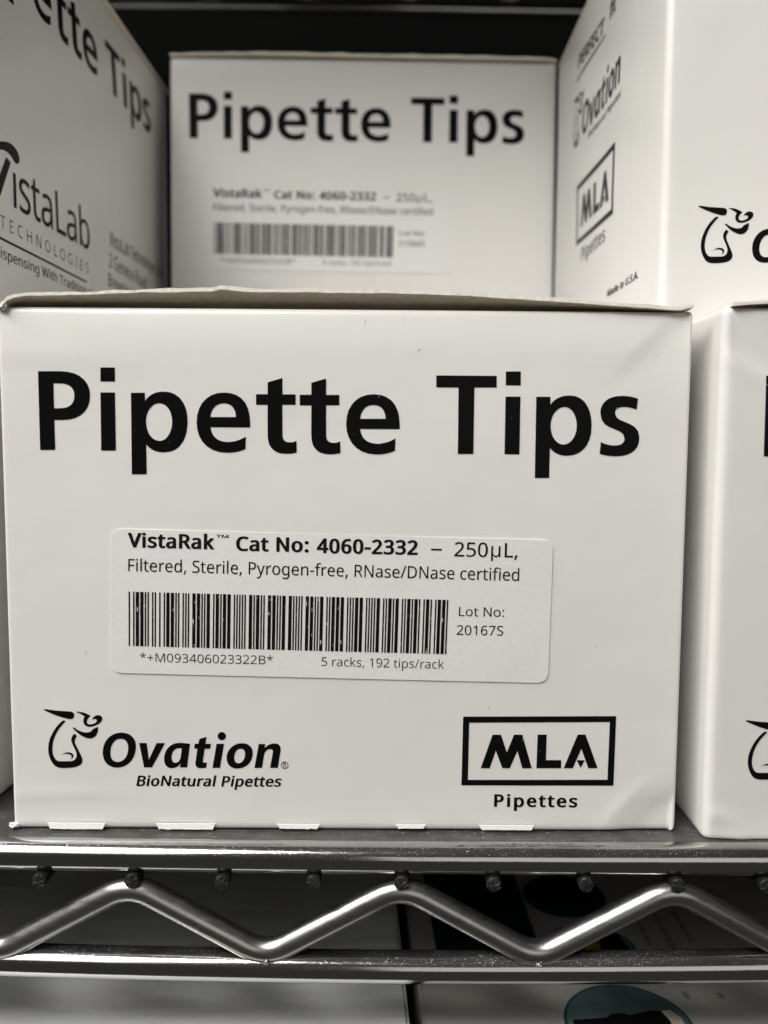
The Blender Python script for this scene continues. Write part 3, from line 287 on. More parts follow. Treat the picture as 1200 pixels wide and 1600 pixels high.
PRINT = json.loads(r'''{"HEAD":{"P":[[[8.98,125.87],[14.94,125.92],[17.0,125.78],[18.76,125.35],[20.23,124.64],[21.38,123.69],[22.21,122.5],[22.7,121.09],[22.85,119.5],[22.66,117.82],[22.14,116.36],[21.31,115.15],[20.21,114.19],[18.84,113.49],[17.25,113.05],[15.45,112.9],[13.17,112.88],[13.25,104.85],[9.2,104.82]],[[13.08,122.67],[14.92,122.68],[15.89,122.61],[16.72,122.4],[17.41,122.05],[17.95,121.58],[18.34,120.98],[18.58,120.28],[18.65,119.47],[18.55,118.57],[18.3,117.8],[17.9,117.18],[17.35,116.7],[16.68,116.35],[15.89,116.14],[14.99,116.06],[13.14,116.0]]],"i":[[[25.75,126.98],[29.6,127.01],[29.6,123.3],[25.7,123.27]],[[25.66,120.33],[29.56,120.36],[29.62,104.8],[25.66,104.77]]],"p":[[[33.85,120.31],[37.59,120.34],[37.61,118.16],[38.13,118.84],[38.73,119.41],[39.39,119.88],[40.13,120.24],[40.93,120.5],[41.8,120.66],[42.75,120.72],[44.38,120.53],[45.78,119.97],[46.95,119.07],[47.86,117.86],[48.52,116.37],[48.92,114.65],[49.05,112.72],[48.89,110.71],[48.47,108.92],[47.8,107.39],[46.87,106.14],[45.71,105.21],[44.33,104.63],[42.73,104.42],[41.79,104.46],[40.94,104.58],[40.16,104.8],[39.47,105.1],[38.85,105.48],[38.31,105.95],[37.83,106.49],[37.88,98.47],[33.86,98.44]],[[41.47,117.59],[42.27,117.47],[42.99,117.11],[43.62,116.54],[44.15,115.78],[44.54,114.87],[44.79,113.83],[44.87,112.69],[44.77,111.48],[44.51,110.38],[44.11,109.42],[43.59,108.61],[42.96,108.0],[42.24,107.61],[41.46,107.47],[40.61,107.6],[39.83,107.99],[39.15,108.61],[38.58,109.42],[38.16,110.41],[37.9,111.53],[37.81,112.76],[37.92,113.88],[38.2,114.89],[38.63,115.79],[39.19,116.53],[39.87,117.1],[40.63,117.46],[41.47,117.59]]],"e":[[[65.87,111.26],[55.21,111.27],[55.41,110.23],[55.78,109.34],[56.32,108.61],[57.0,108.04],[57.82,107.63],[58.75,107.39],[59.78,107.31],[60.56,107.35],[61.31,107.46],[62.03,107.62],[62.73,107.84],[63.41,108.12],[64.07,108.44],[64.71,108.82],[64.61,105.51],[64.0,105.23],[63.37,104.99],[62.7,104.79],[62.0,104.64],[61.26,104.52],[60.49,104.45],[59.68,104.42],[57.58,104.6],[55.77,105.17],[54.24,106.08],[53.03,107.3],[52.15,108.81],[51.62,110.56],[51.45,112.52],[51.63,114.48],[52.14,116.21],[52.95,117.7],[54.05,118.9],[55.41,119.8],[57.01,120.37],[58.83,120.57],[60.69,120.4],[62.27,119.89],[63.57,119.03],[64.58,117.84],[65.3,116.33],[65.73,114.51],[65.87,112.4]],[[55.17,113.97],[62.02,114.02],[61.95,114.93],[61.74,115.73],[61.39,116.41],[60.92,116.96],[60.32,117.37],[59.6,117.62],[58.77,117.7],[57.93,117.6],[57.19,117.34],[56.55,116.93],[56.02,116.37],[55.61,115.69],[55.33,114.88],[55.17,113.97]]],"t":[[[70.57,123.39],[74.56,124.56],[74.56,120.19],[78.09,120.22],[78.09,117.43],[74.56,117.41],[74.56,109.49],[74.6,108.89],[74.73,108.4],[74.94,108.01],[75.23,107.71],[75.61,107.5],[76.08,107.38],[76.63,107.35],[76.92,107.36],[77.19,107.39],[77.46,107.44],[77.7,107.51],[77.93,107.59],[78.14,107.68],[78.33,107.77],[78.43,104.65],[78.05,104.54],[77.66,104.45],[77.26,104.38],[76.85,104.33],[76.41,104.29],[75.96,104.27],[75.48,104.26],[74.19,104.36],[73.09,104.67],[72.18,105.19],[71.47,105.92],[70.96,106.84],[70.66,107.94],[70.55,109.23],[70.56,117.37],[67.44,117.35],[67.45,120.18],[70.57,120.2]]],"t2":[[[82.31,123.35],[86.29,124.51],[86.3,120.14],[89.84,120.17],[89.85,117.38],[86.31,117.36],[86.34,109.44],[86.38,108.84],[86.51,108.35],[86.72,107.96],[87.02,107.66],[87.4,107.45],[87.87,107.33],[88.42,107.3],[88.71,107.31],[88.98,107.34],[89.25,107.39],[89.49,107.46],[89.72,107.54],[89.93,107.63],[90.12,107.72],[90.22,104.6],[89.85,104.49],[89.46,104.4],[89.06,104.33],[88.64,104.28],[88.21,104.24],[87.75,104.22],[87.27,104.21],[85.99,104.31],[84.88,104.62],[83.98,105.14],[83.26,105.87],[82.75,106.79],[82.44,107.89],[82.33,109.18],[82.32,117.33],[79.2,117.3],[79.19,120.13],[82.31,120.16]]],"e2":[[[106.17,111.1],[95.49,111.11],[95.7,110.07],[96.09,109.18],[96.63,108.45],[97.32,107.88],[98.14,107.47],[99.08,107.23],[100.12,107.15],[100.89,107.19],[101.64,107.3],[102.37,107.46],[103.07,107.68],[103.74,107.96],[104.4,108.28],[105.04,108.66],[104.97,105.35],[104.37,105.07],[103.73,104.83],[103.06,104.63],[102.36,104.47],[101.63,104.36],[100.86,104.28],[100.05,104.26],[97.94,104.44],[96.12,105.01],[94.58,105.92],[93.36,107.14],[92.46,108.65],[91.9,110.4],[91.71,112.37],[91.87,114.33],[92.36,116.06],[93.16,117.54],[94.25,118.75],[95.6,119.65],[97.2,120.22],[99.02,120.42],[100.89,120.26],[102.47,119.74],[103.78,118.88],[104.8,117.69],[105.54,116.18],[105.99,114.36],[106.16,112.25]],[[95.47,113.81],[102.33,113.87],[102.25,114.78],[102.03,115.58],[101.68,116.26],[101.19,116.81],[100.59,117.21],[99.87,117.46],[99.04,117.55],[98.2,117.45],[97.46,117.19],[96.82,116.78],[96.3,116.22],[95.89,115.53],[95.62,114.73],[95.47,113.81]]],"T":[[[115.86,125.56],[132.12,125.58],[132.17,122.45],[126.18,122.41],[126.12,104.57],[121.91,104.54],[121.89,122.37],[115.9,122.38]]],"i2":[[[134.58,126.77],[138.61,126.81],[138.62,123.07],[134.59,123.09]],[[134.59,120.06],[138.62,120.09],[138.58,104.56],[134.53,104.58]]],"p2":[[[142.87,120.07],[146.7,120.1],[146.74,117.99],[147.23,118.63],[147.81,119.19],[148.47,119.65],[149.21,120.01],[150.03,120.27],[150.94,120.44],[151.92,120.5],[153.45,120.32],[154.78,119.78],[155.88,118.89],[156.76,117.69],[157.41,116.2],[157.83,114.45],[158.0,112.46],[157.89,110.43],[157.47,108.66],[156.77,107.15],[155.8,105.94],[154.57,105.05],[153.11,104.49],[151.43,104.29],[150.6,104.33],[149.83,104.47],[149.12,104.68],[148.45,104.98],[147.85,105.36],[147.3,105.81],[146.81,106.33],[146.76,98.24],[142.86,98.21]],[[150.63,117.4],[151.38,117.28],[152.07,116.91],[152.68,116.34],[153.19,115.57],[153.58,114.65],[153.85,113.59],[153.95,112.43],[153.89,111.25],[153.64,110.16],[153.25,109.21],[152.71,108.42],[152.06,107.82],[151.31,107.43],[150.48,107.29],[149.67,107.41],[148.93,107.78],[148.27,108.36],[147.72,109.13],[147.3,110.06],[147.02,111.12],[146.9,112.28],[146.98,113.46],[147.24,114.54],[147.67,115.49],[148.25,116.28],[148.95,116.88],[149.75,117.27],[150.63,117.4]]],"s":[[[170.37,119.77],[170.08,116.83],[169.58,117.01],[169.06,117.17],[168.54,117.3],[168.02,117.4],[167.5,117.47],[166.98,117.51],[166.49,117.52],[165.9,117.48],[165.4,117.37],[164.99,117.19],[164.66,116.94],[164.43,116.64],[164.29,116.28],[164.25,115.86],[164.64,114.78],[165.6,114.07],[166.9,113.53],[168.31,112.98],[169.62,112.23],[170.59,111.08],[171.0,109.36],[170.88,107.97],[170.46,106.81],[169.77,105.87],[168.83,105.16],[167.67,104.65],[166.34,104.34],[164.84,104.24],[164.08,104.25],[163.35,104.29],[162.66,104.36],[162.0,104.45],[161.39,104.57],[160.82,104.71],[160.3,104.88],[160.59,108.04],[161.06,107.83],[161.56,107.63],[162.08,107.46],[162.63,107.32],[163.2,107.22],[163.79,107.15],[164.41,107.13],[165.08,107.18],[165.65,107.31],[166.12,107.52],[166.49,107.8],[166.76,108.15],[166.92,108.55],[166.96,109.02],[166.57,110.2],[165.61,110.96],[164.32,111.51],[162.92,112.06],[161.62,112.82],[160.66,114.01],[160.26,115.83],[160.37,117.06],[160.77,118.1],[161.43,118.96],[162.3,119.63],[163.38,120.11],[164.62,120.4],[166.0,120.5],[166.76,120.49],[167.48,120.43],[168.17,120.35],[168.8,120.23],[169.38,120.09],[169.91,119.93],[170.37,119.77]]]},"OV":[[[30.12,27.28],[31.16,27.19],[32.05,26.93],[32.79,26.5],[33.37,25.93],[33.79,25.22],[34.04,24.39],[34.12,23.46],[33.97,22.03],[33.59,20.74],[32.98,19.62],[32.18,18.7],[31.21,18.0],[30.08,17.56],[28.82,17.4],[27.79,17.5],[26.91,17.81],[26.19,18.3],[25.63,18.96],[25.23,19.76],[25.0,20.69],[24.93,21.73],[25.08,23.02],[25.46,24.19],[26.07,25.22],[26.86,26.07],[27.82,26.72],[28.91,27.13],[30.12,27.28]],[[29.87,25.55],[30.43,25.49],[30.91,25.32],[31.3,25.03],[31.61,24.64],[31.83,24.17],[31.96,23.61],[32.0,22.97],[31.91,22.03],[31.7,21.19],[31.36,20.45],[30.91,19.84],[30.37,19.38],[29.76,19.09],[29.08,18.99],[28.52,19.05],[28.06,19.23],[27.68,19.53],[27.39,19.93],[27.19,20.41],[27.08,20.98],[27.04,21.62],[27.12,22.52],[27.33,23.34],[27.65,24.07],[28.07,24.68],[28.59,25.15],[29.19,25.44],[29.87,25.55]],[[35.02,24.38],[37.07,24.39],[37.63,19.64],[39.84,24.41],[42.15,24.42],[38.48,17.53],[36.29,17.51]],[[49.06,24.27],[48.64,21.15],[48.54,20.54],[48.46,19.97],[48.39,19.43],[48.33,18.92],[48.28,18.44],[48.24,17.99],[48.21,17.58],[46.25,17.57],[46.4,18.73],[46.13,18.36],[45.82,18.05],[45.48,17.8],[45.11,17.6],[44.71,17.46],[44.26,17.37],[43.78,17.34],[43.26,17.4],[42.83,17.59],[42.47,17.89],[42.19,18.29],[42.0,18.76],[41.88,19.31],[41.85,19.91],[41.96,20.99],[42.27,21.97],[42.75,22.82],[43.4,23.52],[44.2,24.04],[45.14,24.38],[46.19,24.5],[46.64,24.49],[47.09,24.47],[47.53,24.45],[47.95,24.41],[48.35,24.37],[48.72,24.32],[49.06,24.27]],[[46.77,22.94],[46.44,20.41],[46.34,20.03],[46.2,19.69],[46.01,19.41],[45.79,19.19],[45.54,19.02],[45.26,18.92],[44.97,18.89],[44.69,18.93],[44.45,19.04],[44.26,19.22],[44.11,19.45],[44.0,19.73],[43.94,20.05],[43.92,20.4],[43.98,21.0],[44.12,21.55],[44.35,22.03],[44.66,22.43],[45.03,22.74],[45.46,22.94],[45.94,23.01],[46.09,23.01],[46.22,23.0],[46.34,23.0],[46.45,22.99],[46.56,22.97],[46.67,22.96],[46.77,22.94]],[[51.68,25.68],[53.66,26.27],[53.31,24.3],[54.82,24.31],[54.58,22.91],[53.09,22.9],[52.58,19.73],[52.56,19.5],[52.58,19.31],[52.63,19.17],[52.71,19.07],[52.82,19.01],[52.95,18.97],[53.1,18.96],[53.19,18.96],[53.29,18.97],[53.38,18.99],[53.46,19.0],[53.55,19.03],[53.63,19.05],[53.71,19.08],[53.44,17.57],[53.27,17.52],[53.06,17.49],[52.84,17.45],[52.6,17.43],[52.36,17.41],[52.12,17.39],[51.91,17.39],[51.49,17.42],[51.14,17.51],[50.87,17.68],[50.67,17.9],[50.54,18.2],[50.49,18.56],[50.5,18.99],[51.09,22.89],[50.2,22.89],[50.37,24.28],[51.36,24.29]],[[56.37,24.32],[58.47,24.33],[57.26,17.52],[55.21,17.5]],[[58.99,26.49],[58.96,26.23],[58.87,25.98],[58.74,25.77],[58.56,25.59],[58.34,25.45],[58.1,25.37],[57.84,25.33],[57.57,25.36],[57.33,25.45],[57.12,25.58],[56.94,25.76],[56.8,25.97],[56.72,26.21],[56.69,26.48],[56.72,26.74],[56.81,26.98],[56.95,27.2],[57.13,27.38],[57.34,27.52],[57.58,27.6],[57.85,27.64],[58.11,27.61],[58.35,27.52],[58.57,27.39],[58.74,27.21],[58.88,27.0],[58.96,26.76],[58.99,26.49]],[[63.48,24.53],[64.19,24.47],[64.82,24.3],[65.35,24.01],[65.77,23.61],[66.09,23.12],[66.28,22.53],[66.34,21.85],[66.23,20.77],[65.92,19.81],[65.43,18.97],[64.77,18.3],[63.98,17.79],[63.06,17.47],[62.04,17.35],[61.29,17.42],[60.63,17.63],[60.09,17.96],[59.67,18.42],[59.36,18.98],[59.17,19.63],[59.11,20.37],[59.22,21.32],[59.55,22.19],[60.06,22.96],[60.73,23.6],[61.53,24.1],[62.46,24.41],[63.48,24.53]],[[63.0,22.99],[63.33,22.96],[63.61,22.86],[63.83,22.7],[64.0,22.48],[64.13,22.2],[64.2,21.87],[64.22,21.48],[64.17,20.84],[64.02,20.28],[63.8,19.8],[63.51,19.41],[63.17,19.12],[62.8,18.93],[62.4,18.87],[62.08,18.91],[61.81,19.02],[61.59,19.21],[61.43,19.45],[61.32,19.76],[61.25,20.11],[61.23,20.5],[61.27,21.05],[61.4,21.57],[61.6,22.03],[61.86,22.42],[62.19,22.72],[62.57,22.92],[63.0,22.99]],[[68.02,24.34],[69.83,24.35],[69.6,23.15],[69.92,23.5],[70.28,23.81],[70.67,24.06],[71.09,24.26],[71.52,24.41],[71.97,24.5],[72.42,24.53],[72.96,24.47],[73.39,24.3],[73.69,24.03],[73.9,23.68],[74.02,23.28],[74.04,22.84],[74.0,22.38],[73.24,17.61],[71.12,17.6],[71.88,21.89],[71.91,22.21],[71.89,22.46],[71.83,22.65],[71.71,22.78],[71.56,22.86],[71.36,22.9],[71.13,22.91],[70.71,22.86],[70.35,22.7],[70.06,22.46],[69.83,22.15],[69.64,21.78],[69.5,21.36],[69.4,20.91],[68.88,17.58],[66.8,17.57]]],"REG":[[[76.17,18.4],[76.14,18.16],[76.06,17.95],[75.94,17.76],[75.78,17.6],[75.59,17.48],[75.37,17.41],[75.13,17.38],[74.89,17.4],[74.67,17.48],[74.48,17.6],[74.32,17.75],[74.2,17.94],[74.12,18.15],[74.09,18.38],[74.12,18.62],[74.2,18.83],[74.32,19.02],[74.48,19.18],[74.67,19.3],[74.89,19.37],[75.13,19.4],[75.37,19.38],[75.58,19.3],[75.78,19.18],[75.94,19.03],[76.06,18.84],[76.14,18.63],[76.17,18.4]],[[75.98,18.4],[75.96,18.21],[75.89,18.03],[75.79,17.88],[75.66,17.75],[75.5,17.66],[75.32,17.59],[75.13,17.57],[74.93,17.59],[74.76,17.65],[74.6,17.75],[74.47,17.87],[74.37,18.03],[74.3,18.2],[74.28,18.39],[74.3,18.57],[74.37,18.75],[74.47,18.9],[74.6,19.03],[74.76,19.12],[74.93,19.19],[75.13,19.21],[75.32,19.19],[75.5,19.13],[75.66,19.03],[75.79,18.91],[75.89,18.75],[75.96,18.58],[75.98,18.4]]],"BULL":[[[8.87,33.45],[8.9,33.53],[8.94,33.58],[8.99,33.63],[9.06,33.66],[9.14,33.68],[9.24,33.7],[9.35,33.7],[12.29,33.32],[15.89,33.12],[16.3,33.08],[16.62,33.0],[16.88,32.87],[17.06,32.71],[17.18,32.51],[17.24,32.29],[17.24,32.03],[17.18,31.69],[17.08,31.43],[16.93,31.23],[16.75,31.09],[16.52,31.01],[16.26,30.98],[15.95,30.98],[15.12,31.13],[14.19,31.36],[13.18,31.67],[12.12,32.05],[11.03,32.47],[9.94,32.95],[8.87,33.45]],[[14.14,30.61],[14.9,30.43],[13.84,29.3],[12.96,28.17],[12.26,27.04],[11.74,25.9],[11.36,24.76],[11.14,23.62],[11.06,22.49],[11.09,21.7],[11.23,20.98],[11.45,20.34],[11.74,19.82],[12.11,19.42],[12.53,19.16],[13.0,19.08],[16.05,19.13],[16.54,19.21],[16.95,19.37],[17.27,19.61],[17.52,19.92],[17.68,20.3],[17.75,20.72],[17.74,21.19],[17.62,21.71],[17.4,22.28],[17.13,22.88],[16.84,23.49],[16.58,24.09],[16.4,24.65],[16.33,25.17],[16.36,25.45],[16.43,25.72],[16.53,25.98],[16.67,26.23],[16.83,26.47],[17.02,26.7],[17.22,26.92],[17.95,26.32],[17.76,26.07],[17.6,25.79],[17.46,25.51],[17.36,25.23],[17.3,24.95],[17.28,24.67],[17.31,24.42],[17.52,23.78],[17.85,23.03],[18.24,22.22],[18.64,21.4],[18.99,20.62],[19.24,19.94],[19.33,19.4],[19.22,18.83],[18.93,18.34],[18.44,17.94],[17.75,17.63],[16.86,17.4],[15.78,17.25],[14.49,17.18],[13.74,17.19],[13.11,17.24],[12.58,17.33],[12.14,17.5],[11.75,17.73],[11.4,18.06],[11.08,18.49],[10.75,19.04],[10.47,19.63],[10.25,20.25],[10.08,20.89],[9.97,21.54],[9.93,22.2],[9.94,22.86],[10.11,24.16],[10.48,25.43],[11.0,26.66],[11.65,27.81],[12.41,28.87],[13.25,29.82],[14.14,30.61]],[[13.64,20.83],[14.0,21.16],[14.43,21.42],[14.9,21.58],[15.38,21.64],[15.85,21.6],[16.29,21.45],[16.65,21.19],[16.78,20.99],[16.83,20.76],[16.8,20.51],[16.7,20.26],[16.54,20.03],[16.32,19.84],[16.06,19.7],[16.21,19.93],[16.31,20.14],[16.35,20.35],[16.33,20.54],[16.24,20.71],[16.1,20.86],[15.89,20.99],[15.56,21.13],[15.24,21.2],[14.91,21.23],[14.59,21.2],[14.27,21.12],[13.95,21.0],[13.64,20.83]],[[17.6,33.03],[18.2,33.07],[18.84,33.03],[19.5,32.91],[20.14,32.73],[20.75,32.49],[21.3,32.2],[21.76,31.87],[21.52,31.71],[21.3,31.52],[21.1,31.29],[20.93,31.04],[20.8,30.78],[20.72,30.5],[20.69,30.22],[20.71,30.03],[20.79,29.87],[20.91,29.73],[21.07,29.63],[21.27,29.56],[21.49,29.53],[21.72,29.52],[22.12,29.59],[22.48,29.69],[22.8,29.82],[23.07,29.97],[23.27,30.15],[23.4,30.34],[23.45,30.56],[23.4,30.74],[23.31,30.89],[23.15,30.98],[22.96,31.03],[22.71,31.03],[22.44,30.99],[22.12,30.89],[22.27,31.2],[22.46,31.47],[22.69,31.69],[22.94,31.88],[23.23,32.01],[23.53,32.1],[23.85,32.13],[24.22,32.07],[24.51,31.96],[24.73,31.79],[24.88,31.58],[24.95,31.33],[24.95,31.05],[24.88,30.75],[24.65,30.34],[24.29,29.96],[23.82,29.61],[23.26,29.31],[22.64,29.08],[21.99,28.92],[21.33,28.84],[20.91,28.89],[20.54,29.02],[20.23,29.23],[19.99,29.5],[19.83,29.83],[19.74,30.2],[19.74,30.59],[19.77,30.79],[19.8,30.96],[19.85,31.13],[19.9,31.28],[19.97,31.41],[20.05,31.53],[20.14,31.63],[19.84,31.88],[19.51,32.12],[19.16,32.34],[18.79,32.54],[18.4,32.72],[18.0,32.89],[17.6,33.03]],[[16.76,28.43],[16.81,28.52],[16.87,28.58],[16.94,28.62],[17.02,28.64],[17.1,28.64],[17.18,28.63],[17.26,28.59],[17.7,28.25],[18.16,27.95],[18.62,27.7],[19.1,27.51],[19.58,27.36],[20.06,27.27],[20.55,27.25],[20.96,27.28],[21.29,27.34],[21.55,27.43],[21.76,27.55],[21.93,27.69],[22.06,27.86],[22.18,28.05],[22.39,28.2],[22.63,28.34],[22.88,28.46],[23.13,28.57],[23.37,28.68],[23.58,28.79],[23.75,28.91],[23.77,28.25],[23.69,27.6],[23.49,26.99],[23.18,26.45],[22.75,26.01],[22.18,25.71],[21.48,25.58],[20.87,25.65],[20.22,25.84],[19.53,26.16],[18.83,26.58],[18.12,27.11],[17.43,27.73],[16.76,28.43]]],"MLA":[[[124.31,32.35],[166.6,32.69],[166.29,13.09],[124.11,12.93]],[[126.02,30.68],[164.86,31.04],[164.59,14.73],[125.87,14.47]],[[129.38,17.83],[132.51,27.32],[134.86,27.33],[136.55,22.3],[138.45,27.36],[140.72,27.37],[143.53,17.91],[140.88,17.89],[139.47,22.73],[137.41,17.87],[135.34,17.86],[133.48,22.83],[131.87,17.84]],[[144.97,27.4],[147.48,27.41],[147.42,20.21],[151.64,20.23],[151.64,17.96],[144.81,17.92]],[[152.39,17.96],[156.07,27.46],[158.22,27.47],[161.78,18.01],[159.21,18.0],[157.15,23.47],[154.91,17.97]],[[155.94,20.22],[158.17,20.23],[157.06,18.07]]],"LABEL":[[28.15,83.65],[148.14,81.34],[147.51,41.91],[27.46,44.01]],"LRUNS":[["VistaRak",32.56,78.62,56.19,78.21,32.61,82.62,35],["™",56.64,80.65,59.94,80.56,56.65,82.26,4],["Cat No:",62.0,77.88,81.72,77.61,62.02,81.84,35],["4060-2332",83.89,77.43,111.37,77.08,83.88,81.44,35],["–",114.9,77.17,117.87,77.11,114.86,81.02,8],["250µL,",121.26,76.76,138.51,76.55,121.21,80.67,7],["Filtered, Sterile, Pyrogen-free, RNase/DNase certified",32.66,72.14,139.02,70.17,32.7,75.47,3],["*+M093406023322B*",35.56,47.2,71.96,46.68,35.59,49.61,-6],["5 racks, 192 tips/rack",85.25,46.39,118.8,45.78,85.24,48.84,-6],["Lot No:",122.74,60.42,135.09,60.25,122.71,62.96,1],["20167S",122.19,55.24,134.92,55.08,122.16,57.9,0]],"BARS":[[32.72,66.52],[119.8,64.85],[119.41,49.84],[32.55,51.56]],"SUB":["BioNatural Pipettes",34.07,12.19,73.98,12.28,34.51,15.13],"PIP":["Pipettes",133.24,6.87,156.4,6.82,133.19,10.44],"S_OV":[[-125.93,110.24],[-119.96,91.13],[-108.59,92.17],[-49.6,89.71],[-110.38,102.79],[-52.5,97.53]],"S_MLA":[[-119.22,73.69],[-57.33,71.4],[-59.14,47.51],[-118.89,48.79]],"S_RUNS":[["BioNatural Pipettes",-99.43,86.97,-51.56,84.94,-99.7,89.31,8],["Pipettes",-108.0,39.83,-68.39,39.3,-108.63,45.45,14],["Made in U.S.A.",-63.7,18.0,-23.56,17.33,-63.97,20.47,36],["PERFECT",-121.74,123.09,-80.05,119.11,-122.37,128.59,32],["fit",-72.02,119.72,-62.48,118.95,-72.7,125.91,28]],"S_SW":[[-138.24,125.89],[-132.35,121.06],[-124.48,119.75],[-109.89,119.14],[-93.14,118.13],[-76.94,117.23]],"L_RUNS":[["TECHNOLOGIES",-3.85,29.06,67.08,28.96,-3.62,32.95,-14],["Dispensing With Traditional",-8.34,19.95,69.8,20.39,-8.16,23.18,2],["VistaLab Technologies, Inc.",92.09,45.41,173.24,46.9,92.38,51.03,0],["2 Geneva Road",90.33,36.35,142.59,36.41,90.62,41.99,0],["Brewster, NY 10509",88.94,28.5,152.47,27.49,89.21,33.7,0],["ıstaLab",5.56,37.49,69.03,38.03,6.37,51.69,2]],"L_LINE":[[-6.76,26.22],[65.05,25.82],[65.01,25.09],[-6.81,25.46]],"L_V":[[[-7.99,52.14],[-7.31,52.64],[-6.47,53.13],[-5.48,53.62],[-4.35,54.11],[-3.09,54.59],[-1.7,55.08],[-0.21,55.56],[2.18,56.16],[4.36,56.43],[6.28,56.39],[7.9,56.07],[9.17,55.49],[10.04,54.69],[10.48,53.7],[10.39,53.25],[10.2,52.84],[9.91,52.48],[9.57,52.17],[9.18,51.92],[8.78,51.74],[8.38,51.63],[7.78,51.51],[7.31,51.49],[6.91,51.55],[6.55,51.67],[6.2,51.84],[5.84,52.03],[5.41,52.24],[4.45,52.6],[3.44,52.86],[2.34,53.01],[1.14,53.04],[-0.17,52.91],[-1.62,52.63],[-3.21,52.17],[-4.42,51.75],[-5.58,51.32],[-6.66,50.89],[-7.62,50.49],[-8.43,50.14],[-9.06,49.84],[-9.47,49.63]],[[0.98,51.3],[3.99,50.64],[-4.06,37.62],[-8.57,30.72],[-13.17,31.4],[-19.49,42.32],[-14.98,44.33],[-8.9,36.59]]],"L_HEADFIT":[[90.94,126.91],[102.15,108.63],[153.32,113.93],[115.86,125.56],[124.04,104.56],[171.15,108.25]],"POSE":{"F":[-0.10329,0.23214,0.0,0.00462,0.01374],"B":[-0.10418,0.42582,0.14864,0.021,0.031],"R1":[0.08801,0.22854,-0.00024,0.00091,-0.00454],"R2":[0.08081,0.25837,0.14349,-0.00593,0.01173]},"POSE_L":[-0.11667,0.27181,0.1427,0.02553]}''')

def embolden(cont, dx, dy):
    """push a closed outline out by (dx, dy) along its mitred normals; ink lies on the right of the outline"""
    n = len(cont); out = []
    for i in range(n):
        p0, p, p1 = cont[i - 1], cont[i], cont[(i + 1) % n]
        a = Vector((p[0] - p0[0], p[1] - p0[1])); b = Vector((p1[0] - p[0], p1[1] - p[1]))
        if a.length < 1e-6 or b.length < 1e-6:
            out.append(tuple(p)); continue
        a.normalize(); b.normalize()
        na, nb = Vector((-a.y, a.x)), Vector((-b.y, b.x))
        m = na + nb
        if m.length < 0.2: m = na.copy()
        m.normalize()
        s = 1.0 / max(0.55, m.dot(na))
        out.append((p[0] + m.x * dx * s, p[1] + m.y * dy * s))
    return out

def run_contours(text, u0, v0, u1, v1, ut, vt, bold=0.0, shear=0.0, track=0.0):
    """one line of print between two baseline points (mm), cap height up to (ut, vt)"""
    cs = []; x = 0.0
    for ch in text:
        adv, conts = GLYPHS[ch]
        for c in conts:
            q = [tuple(p) for p in c]
            if bold: q = embolden(q, bold, bold * 0.55)
            cs.append([(p[0] + x, p[1]) for p in q])
        x += adv + track + bold * 0.9
    x0 = min(p[0] for c in cs for p in c); x1 = max(p[0] for c in cs for p in c)
    cap = CAP + 2 * max(bold, 0) * 0.55
    d = Vector((u1 - u0, v1 - v0)); L = d.length; d.normalize()
    up = Vector((ut - u0, vt - v0)); h = up.length
    nrm = Vector((-d.y, d.x))
    sx, sy = L / (x1 - x0), h / cap
    o = Vector((u0, v0)); yb = max(bold, 0) * 0.55
    res = []
    for c in cs:
        r = []
        for px, py in c:
            y = (py + yb) * sy
            pt = o + d * ((px - x0) * sx + shear * y) + nrm * y
            r.append((pt.x, pt.y))
        res.append(r)
    return res

def refine(vs, fs, mx=7.0):
    """triangulate and cut long edges so the print can follow a curved face"""
    bm = bmesh.new()
    bv = [bm.verts.new((x, y, 0)) for x, y in vs]
    for f in fs:
        try: bm.faces.new([bv[i] for i in f])
        except ValueError: pass
    for _ in range(6):
        bmesh.ops.triangulate(bm, faces=[f for f in bm.faces if len(f.verts) > 3])
        long_e = [e for e in bm.edges if e.calc_length() > mx]
        if not long_e: break
        bmesh.ops.subdivide_edges(bm, edges=long_e, cuts=1)
    bmesh.ops.triangulate(bm, faces=[f for f in bm.faces if len(f.verts) > 3])
    bm.verts.index_update()
    out = [(v.co.x, v.co.y) for v in bm.verts], [tuple(v.index for v in f.verts) for f in bm.faces]
    bm.free()
    return out

def inside(pt, c):
    x, y = pt; r = False
    for i in range(len(c)):
        (x0, y0), (x1, y1) = c[i - 1], c[i]
        if (y0 > y) != (y1 > y) and x < (x1 - x0) * (y - y0) / (y1 - y0) + x0: r = not r
    return r

def signed_area(c):
    return 0.5 * sum(c[i - 1][0] * c[i][1] - c[i][0] * c[i - 1][1] for i in range(len(c)))

